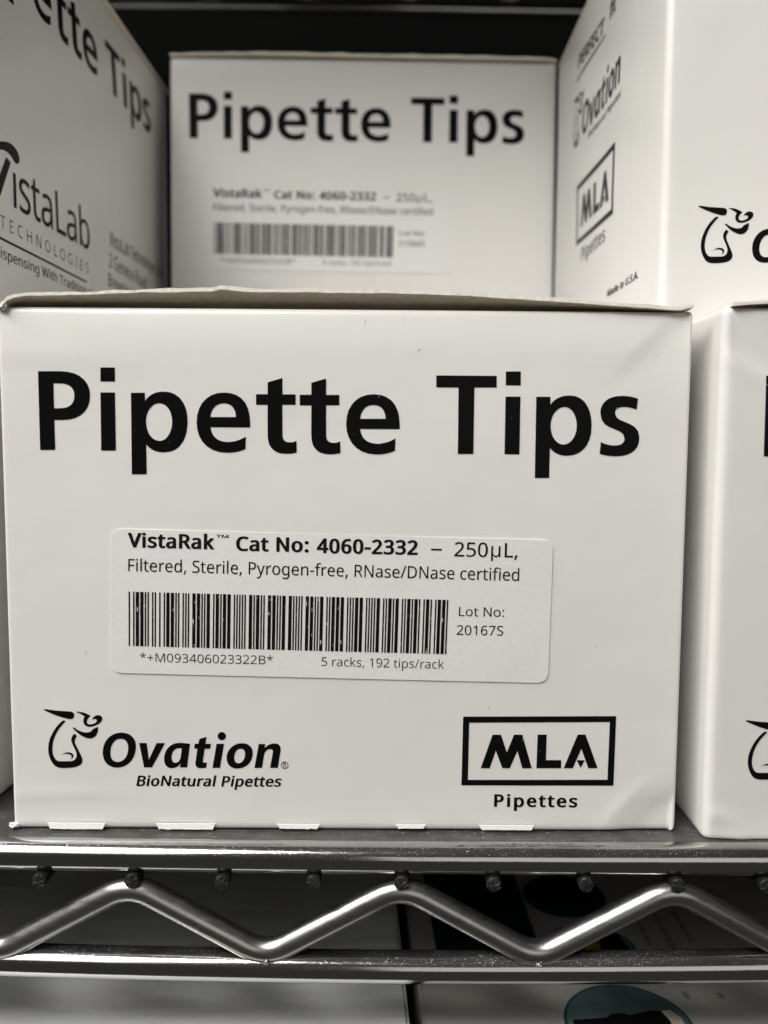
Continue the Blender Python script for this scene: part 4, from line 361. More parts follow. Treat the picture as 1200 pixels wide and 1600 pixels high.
def fill(contours):
    """fill closed contours (mm), holes by nesting -> verts, faces"""
    cs = []
    for c in contours:
        q = []
        for p in c:
            if not q or abs(p[0] - q[-1][0]) + abs(p[1] - q[-1][1]) > 1e-4: q.append((float(p[0]), float(p[1])))
        if len(q) > 1 and abs(q[0][0] - q[-1][0]) + abs(q[0][1] - q[-1][1]) < 1e-4: q.pop()
        if len(q) > 2: cs.append(q)
    box = [(min(p[0] for p in c), min(p[1] for p in c), max(p[0] for p in c), max(p[1] for p in c)) for c in cs]
    grp = list(range(len(cs)))
    def root(i):
        while grp[i] != i: i = grp[i]
        return i
    for i in range(len(cs)):
        for j in range(i):
            A, B_ = box[i], box[j]
            if A[0] <= B_[2] and B_[0] <= A[2] and A[1] <= B_[3] and B_[1] <= A[3]: grp[root(i)] = root(j)
    sets = {}
    for i in range(len(cs)): sets.setdefault(root(i), []).append(cs[i])
    VS, FS = [], []
    for st in sets.values():
        oriented = []
        for c in st:
            depth = sum(1 for o in st if o is not c and inside(c[0], o) and inside(c[len(c) // 2], o))
            s = signed_area(c)
            oriented.append(c if (s > 0) == (depth % 2 == 0) else c[::-1])
        pts, ed = [], []
        for c in oriented:
            n0 = len(pts); pts += [Vector(p) for p in c]
            ed += [(n0 + k, n0 + (k + 1) % len(c)) for k in range(len(c))]
        r = delaunay_2d_cdt(pts, ed, [], 0, 1e-6)
        ov, of = r[0], r[2]
        n0 = len(VS); keep = []
        for f in of:
            cx = sum(ov[i].x for i in f) / len(f); cy = sum(ov[i].y for i in f) / len(f)
            wn = 0
            for c in oriented:
                for k in range(len(c)):
                    (x0, y0), (x1, y1) = c[k - 1], c[k]
                    if (y0 > cy) != (y1 > cy) and cx < (x1 - x0) * (cy - y0) / (y1 - y0) + x0: wn += 1 if y1 > y0 else -1
            if wn != 0: keep.append(f)
        used = sorted({i for f in keep for i in f}); mp = {i: n0 + k for k, i in enumerate(used)}
        VS += [(ov[i].x, ov[i].y) for i in used]
        FS += [tuple(mp[i] for i in f) for f in keep]
    VS, FS = refine(VS, FS)
    FS = [f if signed_area([VS[i] for i in f]) > 0 else f[::-1] for f in FS]
    return VS, FS

def print_part(name, contours, mapper, mat, parent, lift=0.00009):
    """flat ink laid on a face: mapper(u, v, lift) gives the 3-D point on that face"""
    vs, fs = fill(contours)
    return from_data(name, [mapper(u / 1000, v / 1000, lift) for u, v in vs], fs, mat, parent, smooth=False)

# ------------------------------------------------------------------ cartons
def smooth01(t):
    t = max(0.0, min(1.0, t)); return t * t * (3 - 2 * t)

class Carton:
    """folded white board box; local x along the front, y into depth, z up; front panel leans by lean"""
    def __init__(s, W, H, D, lean=0.0, rad=0.0012, dent=None, dent_left=None, lid=None, edge=0.0):
        s.W, s.H, s.D, s.lean, s.rad, s.edge = W, H, D, lean, rad, edge
        s.dent = dent or (lambda u, v: 0.0)
        s.dent_left = dent_left or (lambda w_, v: 0.0)
        s.lid = lid or (lambda u, w_: 0.0006)
    def front(s, u, v, lift=0.0):
        return Vector((u, v * math.tan(s.lean) - s.dent(u, v) - lift, v))
    def left(s, w_, v, lift=0.0):      # w_ = -depth
        return Vector((-s.dent_left(-w_, v) - lift, -w_ + v * math.tan(s.lean), v))
    def body(s, parent, nu=96, nv=72, nd=24):
        W, H, D, r = s.W, s.H, s.D, s.rad
        per = []     # (x, y, nx, ny, tag)
        K = 5
        def arc(cx, cy, a0, a1):
            for i in range(K + 1):
                a = a0 + (a1 - a0) * i / K
                per.append((cx + r * math.cos(a), cy + r * math.sin(a), math.cos(a), math.sin(a)))
        arc(r, r, math.pi, 1.5 * math.pi)
        for i in range(1, nu): per.append((r + (W - 2 * r) * i / nu, 0, 0, -1))
        arc(W - r, r, 1.5 * math.pi, 2 * math.pi)
        for i in range(1, nd): per.append((W, r + (D - 2 * r) * i / nd, 1, 0))
        arc(W - r, D - r, 0, 0.5 * math.pi)
        for i in range(1, nd): per.append((W - r - (W - 2 * r) * i / nd, D, 0, 1))
        arc(r, D - r, 0.5 * math.pi, math.pi)
        for i in range(1, nd): per.append((0, D - r - (D - 2 * r) * i / nd, -1, 0))
        n = len(per)
        vs = [0.0, 0.0003, 0.0009, 0.002] + [0.002 + (H - 0.005) * i / nv for i in range(1, nv)] + [H - 0.003, H - 0.0016, H - 0.0008, H - 0.0002, H]
        ins = {0.0: 0.0009, 0.0003: 0.00035, 0.0009: 0.00006, H - 0.0016: 0.00002, H - 0.0008: 0.00012, H - 0.0002: 0.00045, H: 0.0009}
        V, Fc, mi = [], [], []
        for v in vs:
            k = ins.get(v, 0.0)
            for x, y, nx, ny in per:
                amt = 0.0
                if ny < -0.01: amt += s.dent(x, v) * (-ny)
                if nx < -0.01: amt += s.dent_left(y, v) * (-nx)
                ex = s.edge * (v / H) * (smooth01((x - W + 0.009) / 0.009) - 1.9 * smooth01((0.009 - x) / 0.009))
                q = Vector((x + ex + nx * (amt - k), y + ny * (amt - k) + v * math.tan(s.lean), v))
                V.append(q)
        for j in range(len(vs) - 1):
            for i in range(n):
                a, b = j * n + i, j * n + (i + 1) % n
                Fc.append((a, b, b + n, a + n)); mi.append(0)
        # rim and recessed inside
        base = (len(vs) - 1) * n
        def ring(off, dz):
            st = len(V)
            for i in range(n):
                x, y, nx, ny = per[i]
                p = V[base + i]
                V.append(Vector((p.x - nx * off, p.y - ny * off, H + dz)))
            return st
        r1 = ring(0.0006, 0.0); r2 = ring(0.0007, -0.012)
        for A, Bq in ((base, r1), (r1, r2)):
            for i in range(n):
                Fc.append((A + i, A + (i + 1) % n, Bq + (i + 1) % n, Bq + i)); mi.append(1)
        Fc.append(tuple(r2 + i for i in range(n))); mi.append(1)
        Fc.append(tuple(reversed(range(n)))); mi.append(0)
        return from_data('carton_body', V, Fc, [M['board'], M['raw']], parent, True, mi)
    def make_lid(s, parent, nu=110, ragged=0.0, x0=0.0, x1=0.0, nose=0.0006):
        W, H, D = s.W, s.H, s.D
        th = 0.0009
        ws = [0, 0.0004, 0.0015, 0.004, 0.008, 0.013, 0.019, 0.026, 0.035, 0.05, 0.08, 0.12, D]
        V, Fc, mi = [], [], []
        lean = H * math.tan(s.lean)
        for side in (0, 1):
            for w_ in ws:
                for i in range(nu + 1):
                    u = x0 + (W - x0 - x1) * i / nu
                    f = math.exp(-w_ / 0.004)
                    jag = ragged * f * noise.noise(Vector((u * 120, 3.1, 0))) + ragged * 0.35 * f * noise.noise(Vector((u * 420, 7.7, 1.3)))
                    y = w_ - nose + lean + ragged * 0.5 * f * noise.noise(Vector((u * 600, 9.2, 4)))
                    t = th * (1 + (0.5 * noise.noise(Vector((u * 150, 1.7, 2))) if ragged else 0) * f)
                    V.append(Vector((u, y, H + 0.0001 + s.lid(u, w_) + jag * 0.5 + (t if side else 0))))
        nw = len(ws); st = nw * (nu + 1)
        idx = lambda sd, j, i: sd * st + j * (nu + 1) + i
        for j in range(nw - 1):
            for i in range(nu):
                Fc.append((idx(1, j, i), idx(1, j, i + 1), idx(1, j + 1, i + 1), idx(1, j + 1, i))); mi.append(0)
                Fc.append((idx(0, j, i), idx(0, j + 1, i), idx(0, j + 1, i + 1), idx(0, j, i + 1))); mi.append(2)
        for i in range(nu):
            Fc.append((idx(0, 0, i), idx(0, 0, i + 1), idx(1, 0, i + 1), idx(1, 0, i))); mi.append(1)
            Fc.append((idx(0, nw - 1, i + 1), idx(0, nw - 1, i), idx(1, nw - 1, i), idx(1, nw - 1, i + 1))); mi.append(1)
        for j in range(nw - 1):
            Fc.append((idx(0, j + 1, 0), idx(0, j, 0), idx(1, j, 0), idx(1, j + 1, 0))); mi.append(1)
            Fc.append((idx(0, j, nu), idx(0, j + 1, nu), idx(1, j + 1, nu), idx(1, j, nu))); mi.append(1)
        return from_data('lid_flap', V, Fc, [M['board'], M['raw'], M['inside']], parent, False, mi)

def slab_mesh(name, outline, mapper, thick, mat, parent, base=0.00004):
    """small flat plate from an outline (mm) on a face"""
    vs, fs = fill([outline])
    V = [mapper(u / 1000, v / 1000, thick) for u, v in vs]
    n = len(outline); k = len(V)
    V += [mapper(u / 1000, v / 1000, thick) for u, v in outline] + [mapper(u / 1000, v / 1000, -base) for u, v in outline]
    Fc = list(fs)
    for i in range(n):
        j = (i + 1) % n
        Fc.append((k + i, k + n + i, k + n + j, k + j))
    return from_data(name, V, Fc, mat, parent, False)

def rounded_quad(q, r, n=6):
    """rounded corners on a quad given as four (u, v) corners"""
    out = []
    for i in range(4):
        p = Vector(q[i]); a = (Vector(q[i - 1]) - p).normalized(); b = (Vector(q[(i + 1) % 4]) - p).normalized()
        p0, p1 = p + a * r, p + b * r
        for k in range(n + 1):
            t = k / n
            x = (1 - t) ** 2 * p0 + 2 * t * (1 - t) * (p + (a + b) * r * 0.22 * 0) + t * t * p1
            out.append((x.x, x.y))
    return out

CODE39 = {'*': 'nwnnwnwnn', '+': 'nwnnnwnwn', 'M': 'wnwnnnnwn', '0': 'nnnwwnwnn', '9': 'nnwwnnwnn', '3': 'wnwwnnnnn', '4': 'nnnwwnnnw',
          '6': 'nnwwwnnnn', '2': 'nnwwnnnnw', 'B': 'nnwnnwnnw'}

def bar_contours(q):
    text = '*+M093406023322B*'
    el = []
    for ch in text:
        for i, c in enumerate(CODE39[ch]): el.append((i % 2 == 0, 2.35 if c == 'w' else 1.0))
        el.append((False, 1.0))
    el.pop()
    tot = sum(e[1] for e in el); x = 0; cs = []
    tl, tr, br, bl = [Vector(p) for p in q]
    for ink, wd in el:
        if ink:
            grow = 0.06
            a, b = (x - grow) / tot, (x + wd + grow) / tot
            p = [tl.lerp(tr, a), bl.lerp(br, a), bl.lerp(br, b), tl.lerp(tr, b)]
            cs.append([(v.x, v.y) for v in p])
        x += wd
    return cs

CART = 'white pipette tip cartons on the wire shelf'

def headline_contours():
    H = PRINT['HEAD']; cs = []
    for k in ('P', 'i', 'p', 'e', 't', 't2', 'e2', 'T', 'i2', 'p2', 's'): cs += H[k]
    return cs

def xf(cs, f): return [[f(*p) for p in c] for c in cs]

def barcode_label(ct, root, move=lambda u, v: (u, v), lot=None):
    mp = ct.front
    q = [move(*p) for p in PRINT['LABEL']]
    lb = slab_mesh('barcode_label', rounded_quad(q, 3.2), mp, 0.00026, M['label'], root)
    lift = 0.00033
    cs = []; fine = []
    for r in PRINT['LRUNS']:
        s, u0, v0, u1, v1, ut, vt, b = r
        if s == '20167S' and lot: s = lot
        a = move(u0, v0) + move(u1, v1) + move(ut, vt)
        cs += run_contours(s, *a, bold=b, track=8 if b > 20 else 0)
    print_part('label_lettering', cs, mp, M['thermal'], lb, lift)
    print_part('barcode', bar_contours([move(*p) for p in PRINT['BARS']]), mp, M['bars'], lb, lift)
    return lb

def brand_print(ct, root, headline=True, logos=True, dh=0.0, dl=0.0):
    mh = lambda u, v, l: ct.front(u + dh, v, l)
    mp = lambda u, v, l: ct.front(u + dl, v, l)
    if headline: print_part('headline_lettering', headline_contours(), mh, M['ink'], root)
    print_part('bull_emblem', PRINT['BULL'], mp, M['ink'], root)
    r = PRINT['REG']; mid = (sum(p[0] for p in r[0]) / len(r[0]), sum(p[1] for p in r[0]) / len(r[0]))
    rr = run_contours('R', mid[0] - 0.42, mid[1] - 0.62, mid[0] + 0.42, mid[1] - 0.62, mid[0] - 0.42, mid[1] + 0.62, bold=6)
    s = PRINT['SUB']
    ov = PRINT['OV'] + r + rr + run_contours(*s, bold=25, shear=0.19, track=4)
    print_part('brand_lettering', ov, mp, M['ink'], root)
    if logos:
        print_part('framed_logo', PRINT['MLA'], mp, M['ink'], root)
        print_part('small_lettering', run_contours(*PRINT['PIP'], bold=32, track=70), mp, M['ink'], root)

# ---------------------------------------------------------------- front centre carton
POSE = PRINT['POSE']
def ridge(d, w_): return math.exp(-(d / w_) ** 2)

def dentF(u, v):
    u *= 1000; v *= 1000
    d = 0.0
    # top edge rolls back a little towards the fold
    t = max(0.0, (v - 131) / 12.0); d -= 0.8 * t * t
    # pushed-in upper right corner behind a short diagonal crease
    c = (u - 173.2) * 0.72 - (v - 136.0) * 0.69
    d -= 0.36 * smooth01((c + 1) / 5.0) * smooth01((24 - c) / 20) * smooth01((v - 117) / 18) * smooth01((187 - u) / 7)
    d += 0.07 * ridge(c + 1.2, 1.3) * smooth01((v - 128) / 7)
    # soft lower right corner
    c2 = (u - 172) * 0.72 - (v - 9) * 0.69
    d -= 0.85 * smooth01(c2 / 9.0) * smooth01((16 - v) / 10)
    d += 0.25 * ridge(c2 + 1.5, 1.6) * smooth01((18 - v) / 8) * smooth01((u - 160) / 8)
    # wrinkle above the lower left corner and a soft belly
    d += 0.16 * ridge(v - 9.5 - 0.02 * u, 1.7) * smooth01((44 - u) / 30)
    d += 0.12 * ridge(v - 131 + 0.06 * u, 3.0) * smooth01((52 - u) / 40)
    d += 0.5 * math.sin(math.pi * max(0, min(1, u / 184))) * math.sin(math.pi * max(0, min(1, v / 143))) - 0.25
    d += 0.10 * noise.noise(Vector((u * 0.035, v * 0.045, 0.3))) + 0.035 * noise.noise(Vector((u * 0.16, v * 0.2, 2.3)))
    return d / 1000

def lerp_tab(tab, x):
    if x <= tab[0][0]: return tab[0][1]
    for (a, b), (c, d) in zip(tab, tab[1:]):
        if x <= c: return b + (d - b) * (x - a) / (c - a)
    return tab[-1][1]

LID_F = [(0, -0.6), (1.2, 1.1), (3, 1.9), (6, 2.5), (12, 2.7), (22, 2.9), (35, 3.5), (50, 3.9), (56, 4.0), (58, 4.6), (61, 4.3), (66, 3.9), (84, 4.0), (102, 3.9),
         (122, 3.5), (146, 2.2), (170, 0.7), (178, 0.25), (181, 0.15), (184, 0.9)]
def lidF(u, w_):
    h = lerp_tab(LID_F, u * 1000) / 1000
    return h * max(0.0, 1 - w_ / 0.0085) ** 1.1 + 0.0003 * (1 - math.exp(-w_ / 0.01))

def place(p, name, label, dx=0.0, rz=None):
    o = empty(name, (p[0] + dx * math.cos(p[3]), p[1] + dx * math.sin(p[3]), p[2]), p[3] if rz is None else rz)
    return tag(o, label, 'carton', CART)

rootF = place(POSE['F'], 'carton', 'white carton front and centre, its lid bowed open above the sharp black headline', 0.0012)
F = Carton(0.1838, 0.1431, 0.168, POSE['F'][4], 0.0010, dentF, None, lidF, 0.0009)
F.body(rootF, 130, 100, 20)
F.make_lid(rootF, 200, 0.00045, -0.0016, -0.0006)
brand_print(F, rootF)
barcode_label(F, rootF)
# raw board tabs showing under the front panel
for a, b, h in ((9.6, 25.6, 1.15), (39.6, 56.0, 1.05), (73.0, 85.0, 0.7), (106, 114.3, 0.45), (129.0, 144.3, 0.75)):
    ol = []
    n = 14
    for i in range(n + 1):
        u = a + (b - a) * i / n
        ol.append((u + (0.9 if i == 0 else -0.7 if i == n else 0), -h * 0.85 + 0.22 * noise.noise(Vector((u * 0.9, 5, 0))) + 0.1 * noise.noise(Vector((u * 3.1, 2, 0)))))
    for i in range(n, -1, -1):
        u = a + (b - a) * i / n
        ol.append((u, 0.55 + 0.15 * noise.noise(Vector((u * 0.9, 1, 4)))))
    slab_mesh('bottom_tab', ol, lambda u, v, l: Vector((u, -0.0002 - l - 0.25 * max(0, 0.0006 - v), v + 0.0013)), 0.0003, M['torn'], rootF)
# pale scuffs in the coating
for pts in (((106.4, 143.0), (107.2, 141.0), (106.6, 139.2), (106.9, 137.4)), ((108.5, 142.8), (109.2, 141.5), (109.9, 141.0)), ((20.5, 128.6), (19.9, 130.0), (19.2, 130.6))):
    a = [(p[0] - 0.11, p[1]) for p in pts]; b_ = [(p[0] + 0.11, p[1]) for p in reversed(pts)]
    print_part('scuff_mark', [a + b_], F.front, M['torn'], rootF, 0.00006)
# dark flecks and stray fibres on the coating
for u, v, du, dv, m in ((172.6, 73.0, 0.28, 0.28, 'black'), (110.5, 132.0, 1.1, 0.5, 'faint'), (174.5, 131.5, 1.3, -0.6, 'faint'), (20.6, 49.0, 0.25, 0.9, 'faint'),
                        (131.0, 34.6, 0.7, 0.5, 'faint'), (62.0, 24.3, 0.3, 0.3, 'faint'), (96.5, 139.0, 0.4, 1.2, 'faint'), (84.0, 94.0, 0.3, 0.25, 'faint'), (160.0, 52.0, 0.9, 0.3, 'faint')):
    a_ = 0.06
    print_part('paper_fleck', [[(u, v), (u + du * 0.5 + a_, v + dv * 0.3), (u + du, v + dv), (u + du - a_, v + dv + 0.08), (u + du * 0.5 - a_, v + dv * 0.3 + 0.14)]], F.front, M[m], rootF, 0.00006)
# crumpled torn corner at lower left
def blob(name, parent, mat, c, r, seed):
    bm = bmesh.new()
    bmesh.ops.create_icosphere(bm, subdivisions=3, radius=1.0)
    for v in bm.verts:
        k = 1 + 0.5 * noise.noise(v.co * 1.7 + Vector((seed, 0, 0))) + 0.25 * noise.noise(v.co * 4 + Vector((0, seed, 0)))
        v.co = Vector((c[0] + v.co.x * r[0] * k, c[1] + v.co.y * r[1] * k, c[2] + v.co.z * r[2] * k))
    me = bpy.data.meshes.new(name); bm.to_mesh(me); bm.free()
    return link_mesh(name, me, mat, parent)
blob('torn_corner', rootF, M['torn'], (0.0000, 0.0002, 0.0010), (0.0015, 0.0009, 0.0006), 3.0)
blob('torn_corner', rootF, M['torn'], (0.0002, 0.0021, 0.1432), (0.0008, 0.0010, 0.0011), 8.0)

# ---------------------------------------------------------------- back carton (second row, upper tier)
def plain_dent(seed, amp=0.10):
    def f(u, v):
        u *= 1000; v *= 1000
        t = max(0.0, (v - 135) / 8.0)
        return (amp * noise.noise(Vector((u * 0.03, v * 0.04, seed))) - 0.4 * t * t) / 1000
    return f
rootB = place(POSE['B'], 'carton', 'white carton in the back row, its large headline out of focus above the front carton')
B = Carton(0.1862, 0.1431, 0.168, POSE['B'][4], 0.0010, plain_dent(4.1), None,
           lambda u, w_: lerp_tab([(0, 0.2), (0.012, 0.9), (0.04, 1.6), (0.09, 1.5), (0.15, 1.4), (0.182, 1.3), (0.1862, 0.4)], u) / 1000 * max(0, 1 - w_ / 0.04))
B.body(rootB, 60, 40, 12)
B.make_lid(rootB, 80, 0.0003)
print_part('headline_lettering', headline_contours(), B.front, M['ink'], rootB)
ca, sa = math.cos(R(0.6)), math.sin(R(0.6))
barcode_label(B, rootB, lambda u, v: (20.7 + (u - 32.7) * ca - (v - 66.5) * sa, 64.9 + (u - 32.7) * sa + (v - 66.5) * ca), '21084S')

# carton the back one stands on
base_p = [POSE['B'][0], POSE['B'][1] + 0.004, 0.0, POSE['B'][3], 0.0]
rootS = place(base_p, 'carton', 'white carton hidden behind the front one, carrying the back carton')
S_ = Carton(0.185, 0.1431, 0.168)
S_.body(rootS, 20, 10, 6)
S_.make_lid(rootS, 20)
brand_print(S_, rootS)

# ---------------------------------------------------------------- right front carton
def dentR1(u, v):
    u *= 1000; v *= 1000
    d = 0.12 * noise.noise(Vector((u * 0.04, v * 0.04, 9.3)))
    c = (v + 4) - 1.05 * u + 3          # lower left corner: curled crease
    q = math.hypot(u - 0, v + 2)
    d += 0.35 * ridge(q - 9.5 - 0.12 * u, 1.5) * smooth01(u / 3) * smooth01((14 - v) / 5) - 0.45 * smooth01((8.5 - q) / 6)
    s = (u - 3) * 0.55 + (v - 139) * 0.83
    d -= 0.7 * smooth01((v - 128 + u * 0.55) / 9) * smooth01((u + 2) / 6) * smooth01((26 - u) / 10)
    d += 0.25 * ridge(v - 131 + 0.5 * u, 2.0) * smooth01((24 - u) / 10)
    return d / 1000
rootR1 = place(POSE['R1'], 'carton', 'white carton at right front with a rounded crumpled left edge, cut off by the frame')
R1 = Carton(0.185, 0.1434, 0.168, POSE['R1'][4], 0.0024, dentR1, lambda y, v: 0.0002 * noise.noise(Vector((y * 30, v * 30, 1))),
            lambda u, w_: lerp_tab([(0, 0.0), (0.006, 0.5), (0.015, 1.2), (0.04, 2.0), (0.1, 2.5), (0.185, 0.5)], u) * 0.001 * max(0, 1 - w_ / 0.06))
R1.body(rootR1, 110, 90, 20)
R1.make_lid(rootR1, 90, 0.0003, 0.002, 0)
brand_print(R1, rootR1, dh=0.0026, dl=0.0012)
blob('torn_corner', rootR1, M['raw'], (0.0024, 0.0022, 0.1430), (0.0017, 0.0013, 0.0011), 5.0)

# ---------------------------------------------------------------- right upper carton, its narrow side printed
rootR2 = place(POSE['R2'], 'carton', 'white carton stacked at upper right, its narrow left side printed with a framed logo')
R2 = Carton(0.185, 0.1431, 0.1700, POSE['R2'][4], 0.0022, plain_dent(7.7, 0.14), lambda y, v: 0.0007 * noise.noise(Vector((y * 22, v * 22, 5))))
R2.body(rootR2, 80, 50, 40)
R2.make_lid(rootR2, 40)
brand_print(R2, rootR2, dl=0.0015)
def quad_map(src, dst):
    """affine through three point pairs"""
    (x0, y0), (x1, y1), (x2, y2) = src; (a0, b0), (a1, b1), (a2, b2) = dst
    A = Matrix(((x1 - x0, x2 - x0), (y1 - y0, y2 - y0))).inverted()
    def f(u, v):
        s = A @ Vector((u - x0, v - y0))
        return (a0 + (a1 - a0) * s.x + (a2 - a0) * s.y, b0 + (b1 - b0) * s.x + (b2 - b0) * s.y)
    return f
mla = PRINT['MLA']; o0 = mla[0]
sm = PRINT['S_MLA']
mleft = lambda u, v, l: R2.left(u, v, l)
print_part('framed_logo', xf(mla, quad_map((o0[0], o0[1], o0[3]), (sm[0], sm[1], sm[3]))), mleft, M['ink'], rootR2)
bl = PRINT['BULL']; xs = [p[0] for c in bl for p in c]; ys = [p[1] for c in bl for p in c]
sv = PRINT['S_OV']
f_ov = quad_map(((12.1, 17.0), (75.1, 17.0), (12.1, 32.0)), ((sv[0][0] + 1, sv[1][1] - 0.2), (sv[3][0] - 1.5, sv[1][1] - 1.6), (sv[0][0] + 1, sv[1][1] + 19.5)))
print_part('bull_emblem', xf(bl, f_ov), mleft, M['ink'], rootR2)
sr = PRINT['S_RUNS']
print_part('brand_lettering', xf(PRINT['OV'], f_ov) + run_contours(*sr[0][:-1], bold=sr[0][-1], shear=0.2), mleft, M['ink'], rootR2)
side = run_contours(*sr[1][:-1], bold=sr[1][-1], track=50) + run_contours(*sr[2][:-1], bold=sr[2][-1], shear=0.2)
print_part('small_lettering', side, mleft, M['ink'], rootR2)
sw = PRINT['S_SW'][2:]
top = [(p[0], p[1]) for p in sw]; bot = [(p[0], p[1] - t) for p, t in zip(sw, (0.9, 1.1, 0.9, 0.6))]
side = run_contours(*sr[3][:-1], bold=sr[3][-1], shear=0.2) + run_contours(*sr[4][:-1], bold=sr[4][-1], shear=0.2) + [top + bot[::-1]]
print_part('slogan_lettering', side, mleft, M['ink'], rootR2)

# ---------------------------------------------------------------- left upper carton, turned so its wide panel faces right
pl = PRINT['POSE_L']
LX = 0.018
rootL = tag(empty('carton', (pl[0] - LX * math.sin(pl[3]), pl[1] - LX * math.cos(pl[3]), pl[2]), math.pi / 2 - pl[3]), 'white carton turned sideways at upper left, its shaded side panel carrying the lettering', 'carton', CART)
Lc = Carton(0.185 + LX, 0.141, 0.168, 0.0, 0.0016, lambda u, v: 0.0008 * noise.noise(Vector((u * 18, v * 18, 2.2))) - 0.0016 * smooth01((u - 0.183) / 0.02) ** 2)
Lc.body(rootL, 70, 50, 12)
Lc.make_lid(rootL, 40)
lface = lambda u, v, l: Lc.front(u + LX, v, l)
hf = PRINT['L_HEADFIT']
print_part('headline_lettering', xf(headline_contours(), quad_map(hf[3:6], hf[0:3])), lface, M['ink'], rootL)
lr = PRINT['L_RUNS']
print_part('company_lettering', run_contours(*lr[5][:-1], bold=lr[5][-1], track=-20) + PRINT['L_V'], lface, M['ink'], rootL)
print_part('small_lettering', run_contours(*lr[0][:-1], bold=lr[0][-1], track=260) + [PRINT['L_LINE']], lface, M['ink'], rootL)
tx = []
for r in lr[1:5]: tx += run_contours(*r[:-1], bold=r[-1])
print_part('address_lettering', tx, lface, M['ink'], rootL)

# carton below it, sliver visible at the left edge
rootU = tag(empty('carton', (pl[0] + 0.001, 0.236, 0.0), math.pi / 2 - pl[3]), 'white carton at the left edge, a shaded sliver beside the front centre carton', 'carton', CART)
Uc = Carton(0.185, 0.1425, 0.168, 0.0, 0.003, lambda u, v: 0.001 * noise.noise(Vector((u * 18, v * 18, 6.2))))
Uc.body(rootU, 40, 40, 12)
Uc.make_lid(rootU, 30)

# ------------------------------------------------------------------ shelf
def tube(path, r, seg=20, caps=True, squash=1.0):
    V, Fc = [], []
    n = len(path)
    T = []
    for i in range(n):
        a = Vector(path[max(0, i - 1)]); b = Vector(path[min(n - 1, i + 1)])
        T.append((b - a).normalized())
    ref = Vector((0, 1, 0)) if abs(T[0].y) < 0.9 else Vector((0, 0, 1))
    for i in range(n):
        t = T[i]
        a = (ref - t * ref.dot(t)).normalized(); b = t.cross(a)
        for k in range(seg):
            an = 2 * math.pi * k / seg
            V.append(Vector(path[i]) + (a * math.cos(an) + b * math.sin(an)) * r)
    for i in range(n - 1):
        for k in range(seg):
            p, q = i * seg + k, i * seg + (k + 1) % seg
            Fc.append((p, q, q + seg, p + seg))
    if caps:
        Fc.append(tuple(reversed(range(seg)))); Fc.append(tuple((n - 1) * seg + k for k in range(seg)))
    return V, Fc

rack = tag(empty('wire_rack', (0, 0.226, -0.0355)), 'chrome wire rack shelf edge with zigzag truss between two dusty round rails', 'wire rack')
def rack_part(name, V, Fc, mat, smooth=True):
    o = from_data(name, [Vector(v) - Vector((0, 0.226, -0.0355)) for v in V], Fc, mat, rack, smooth)
    return o
def sag(x, a): return -a * (1 - min(1.0, (x / 0.12) ** 2)) if abs(x) < 0.12 else 0.0
def rail(z, y, r, a, name='rail', mat='chrome', span=0.46):
    path = [(-span + 2 * span * i / 160, y, z + sag(-span + 2 * span * i / 160 - 0.004, a)) for i in range(161)]
    V, Fc = tube(path, r, 40)
    return rack_part(name, V, Fc, M[mat])
rail(-0.0038, 0.226, 0.00425, 0.0006)
rail(-0.0338, 0.2262, 0.0042, 0.0017)
def zigzag(y, zt, zb, r, half, x0, span, sharp):
    pts = []
    k0 = int(-span / half) - 1; k1 = int(span / half) + 1
    corner = []
    for k in range(k0, k1 + 1):
        corner.append(Vector((x0 + k * half, y, zt if k % 2 == 0 else zb)))
    for i in range(1, len(corner) - 1):
        p = corner[i]; a = (corner[i - 1] - p); b = (corner[i + 1] - p)
        rb = sharp
        pa, pb = p + a.normalized() * rb, p + b.normalized() * rb
        for j in range(9):
            t = j / 8
            pts.append(tuple((1 - t) ** 2 * pa + 2 * t * (1 - t) * p + t * t * pb))
    return pts
V, Fc = tube(zigzag(0.2252, -0.0118, -0.0318, 0.003, 0.0367, 0.0055, 0.42, 0.0065), 0.0033, 24)
rack_part('truss_wire', V, Fc, M['chrome_truss'])
for x in (-0.1156, -0.0911, -0.0665, -0.0424, -0.0181, 0.0055, 0.0300, 0.0546, 0.0790, 0.1028, 0.127):
    V, Fc = tube([(x, 0.2218 + random.uniform(-0.0004, 0.0004), -0.0096), (x + 0.0002, 0.30, -0.0096), (x + 0.0004, 0.655, -0.0096)], 0.0020, 18, False)
    n0 = len(V)
    # rough cut end
    end = [V[k] for k in range(18)]
    c = sum(end, Vector()) / 18
    for ring, sc in ((1, 0.93), (2, 0.55)):
        for k in range(18):
            p = c + (end[k] - c) * sc
            p.y -= (0.0003 if ring == 1 else 0.0004) + 0.0004 * noise.noise(Vector((k * 0.9, ring * 2.0, x * 999)))
            p.z += 0.0002 * noise.noise(Vector((k * 0.7, x * 555, ring)))
            V.append(p)
    V.append(c + Vector((0, -0.0005, 0)))
    for k in range(18):
        kk = (k + 1) % 18
        Fc.append((k, n0 + k, n0 + kk, kk)); Fc.append((n0 + k, n0 + 18 + k, n0 + 18 + kk, n0 + kk)); Fc.append((n0 + 18 + k, n0 + 36, n0 + 18 + kk))
    rack_part('cross_wire', V, Fc, M['cut'], False)
# weld nubs where the truss meets the lower rail
for x in (0.0055 - 0.0367, 0.0055 + 0.0367, 0.0055 - 3 * 0.0367):
    nub = blob('weld_nub', rack, M['chrome_truss'], (x + 0.0004, 0.2224 - 0.226, -0.0322 + 0.0355), (0.0009, 0.0008, 0.0006), x * 900)
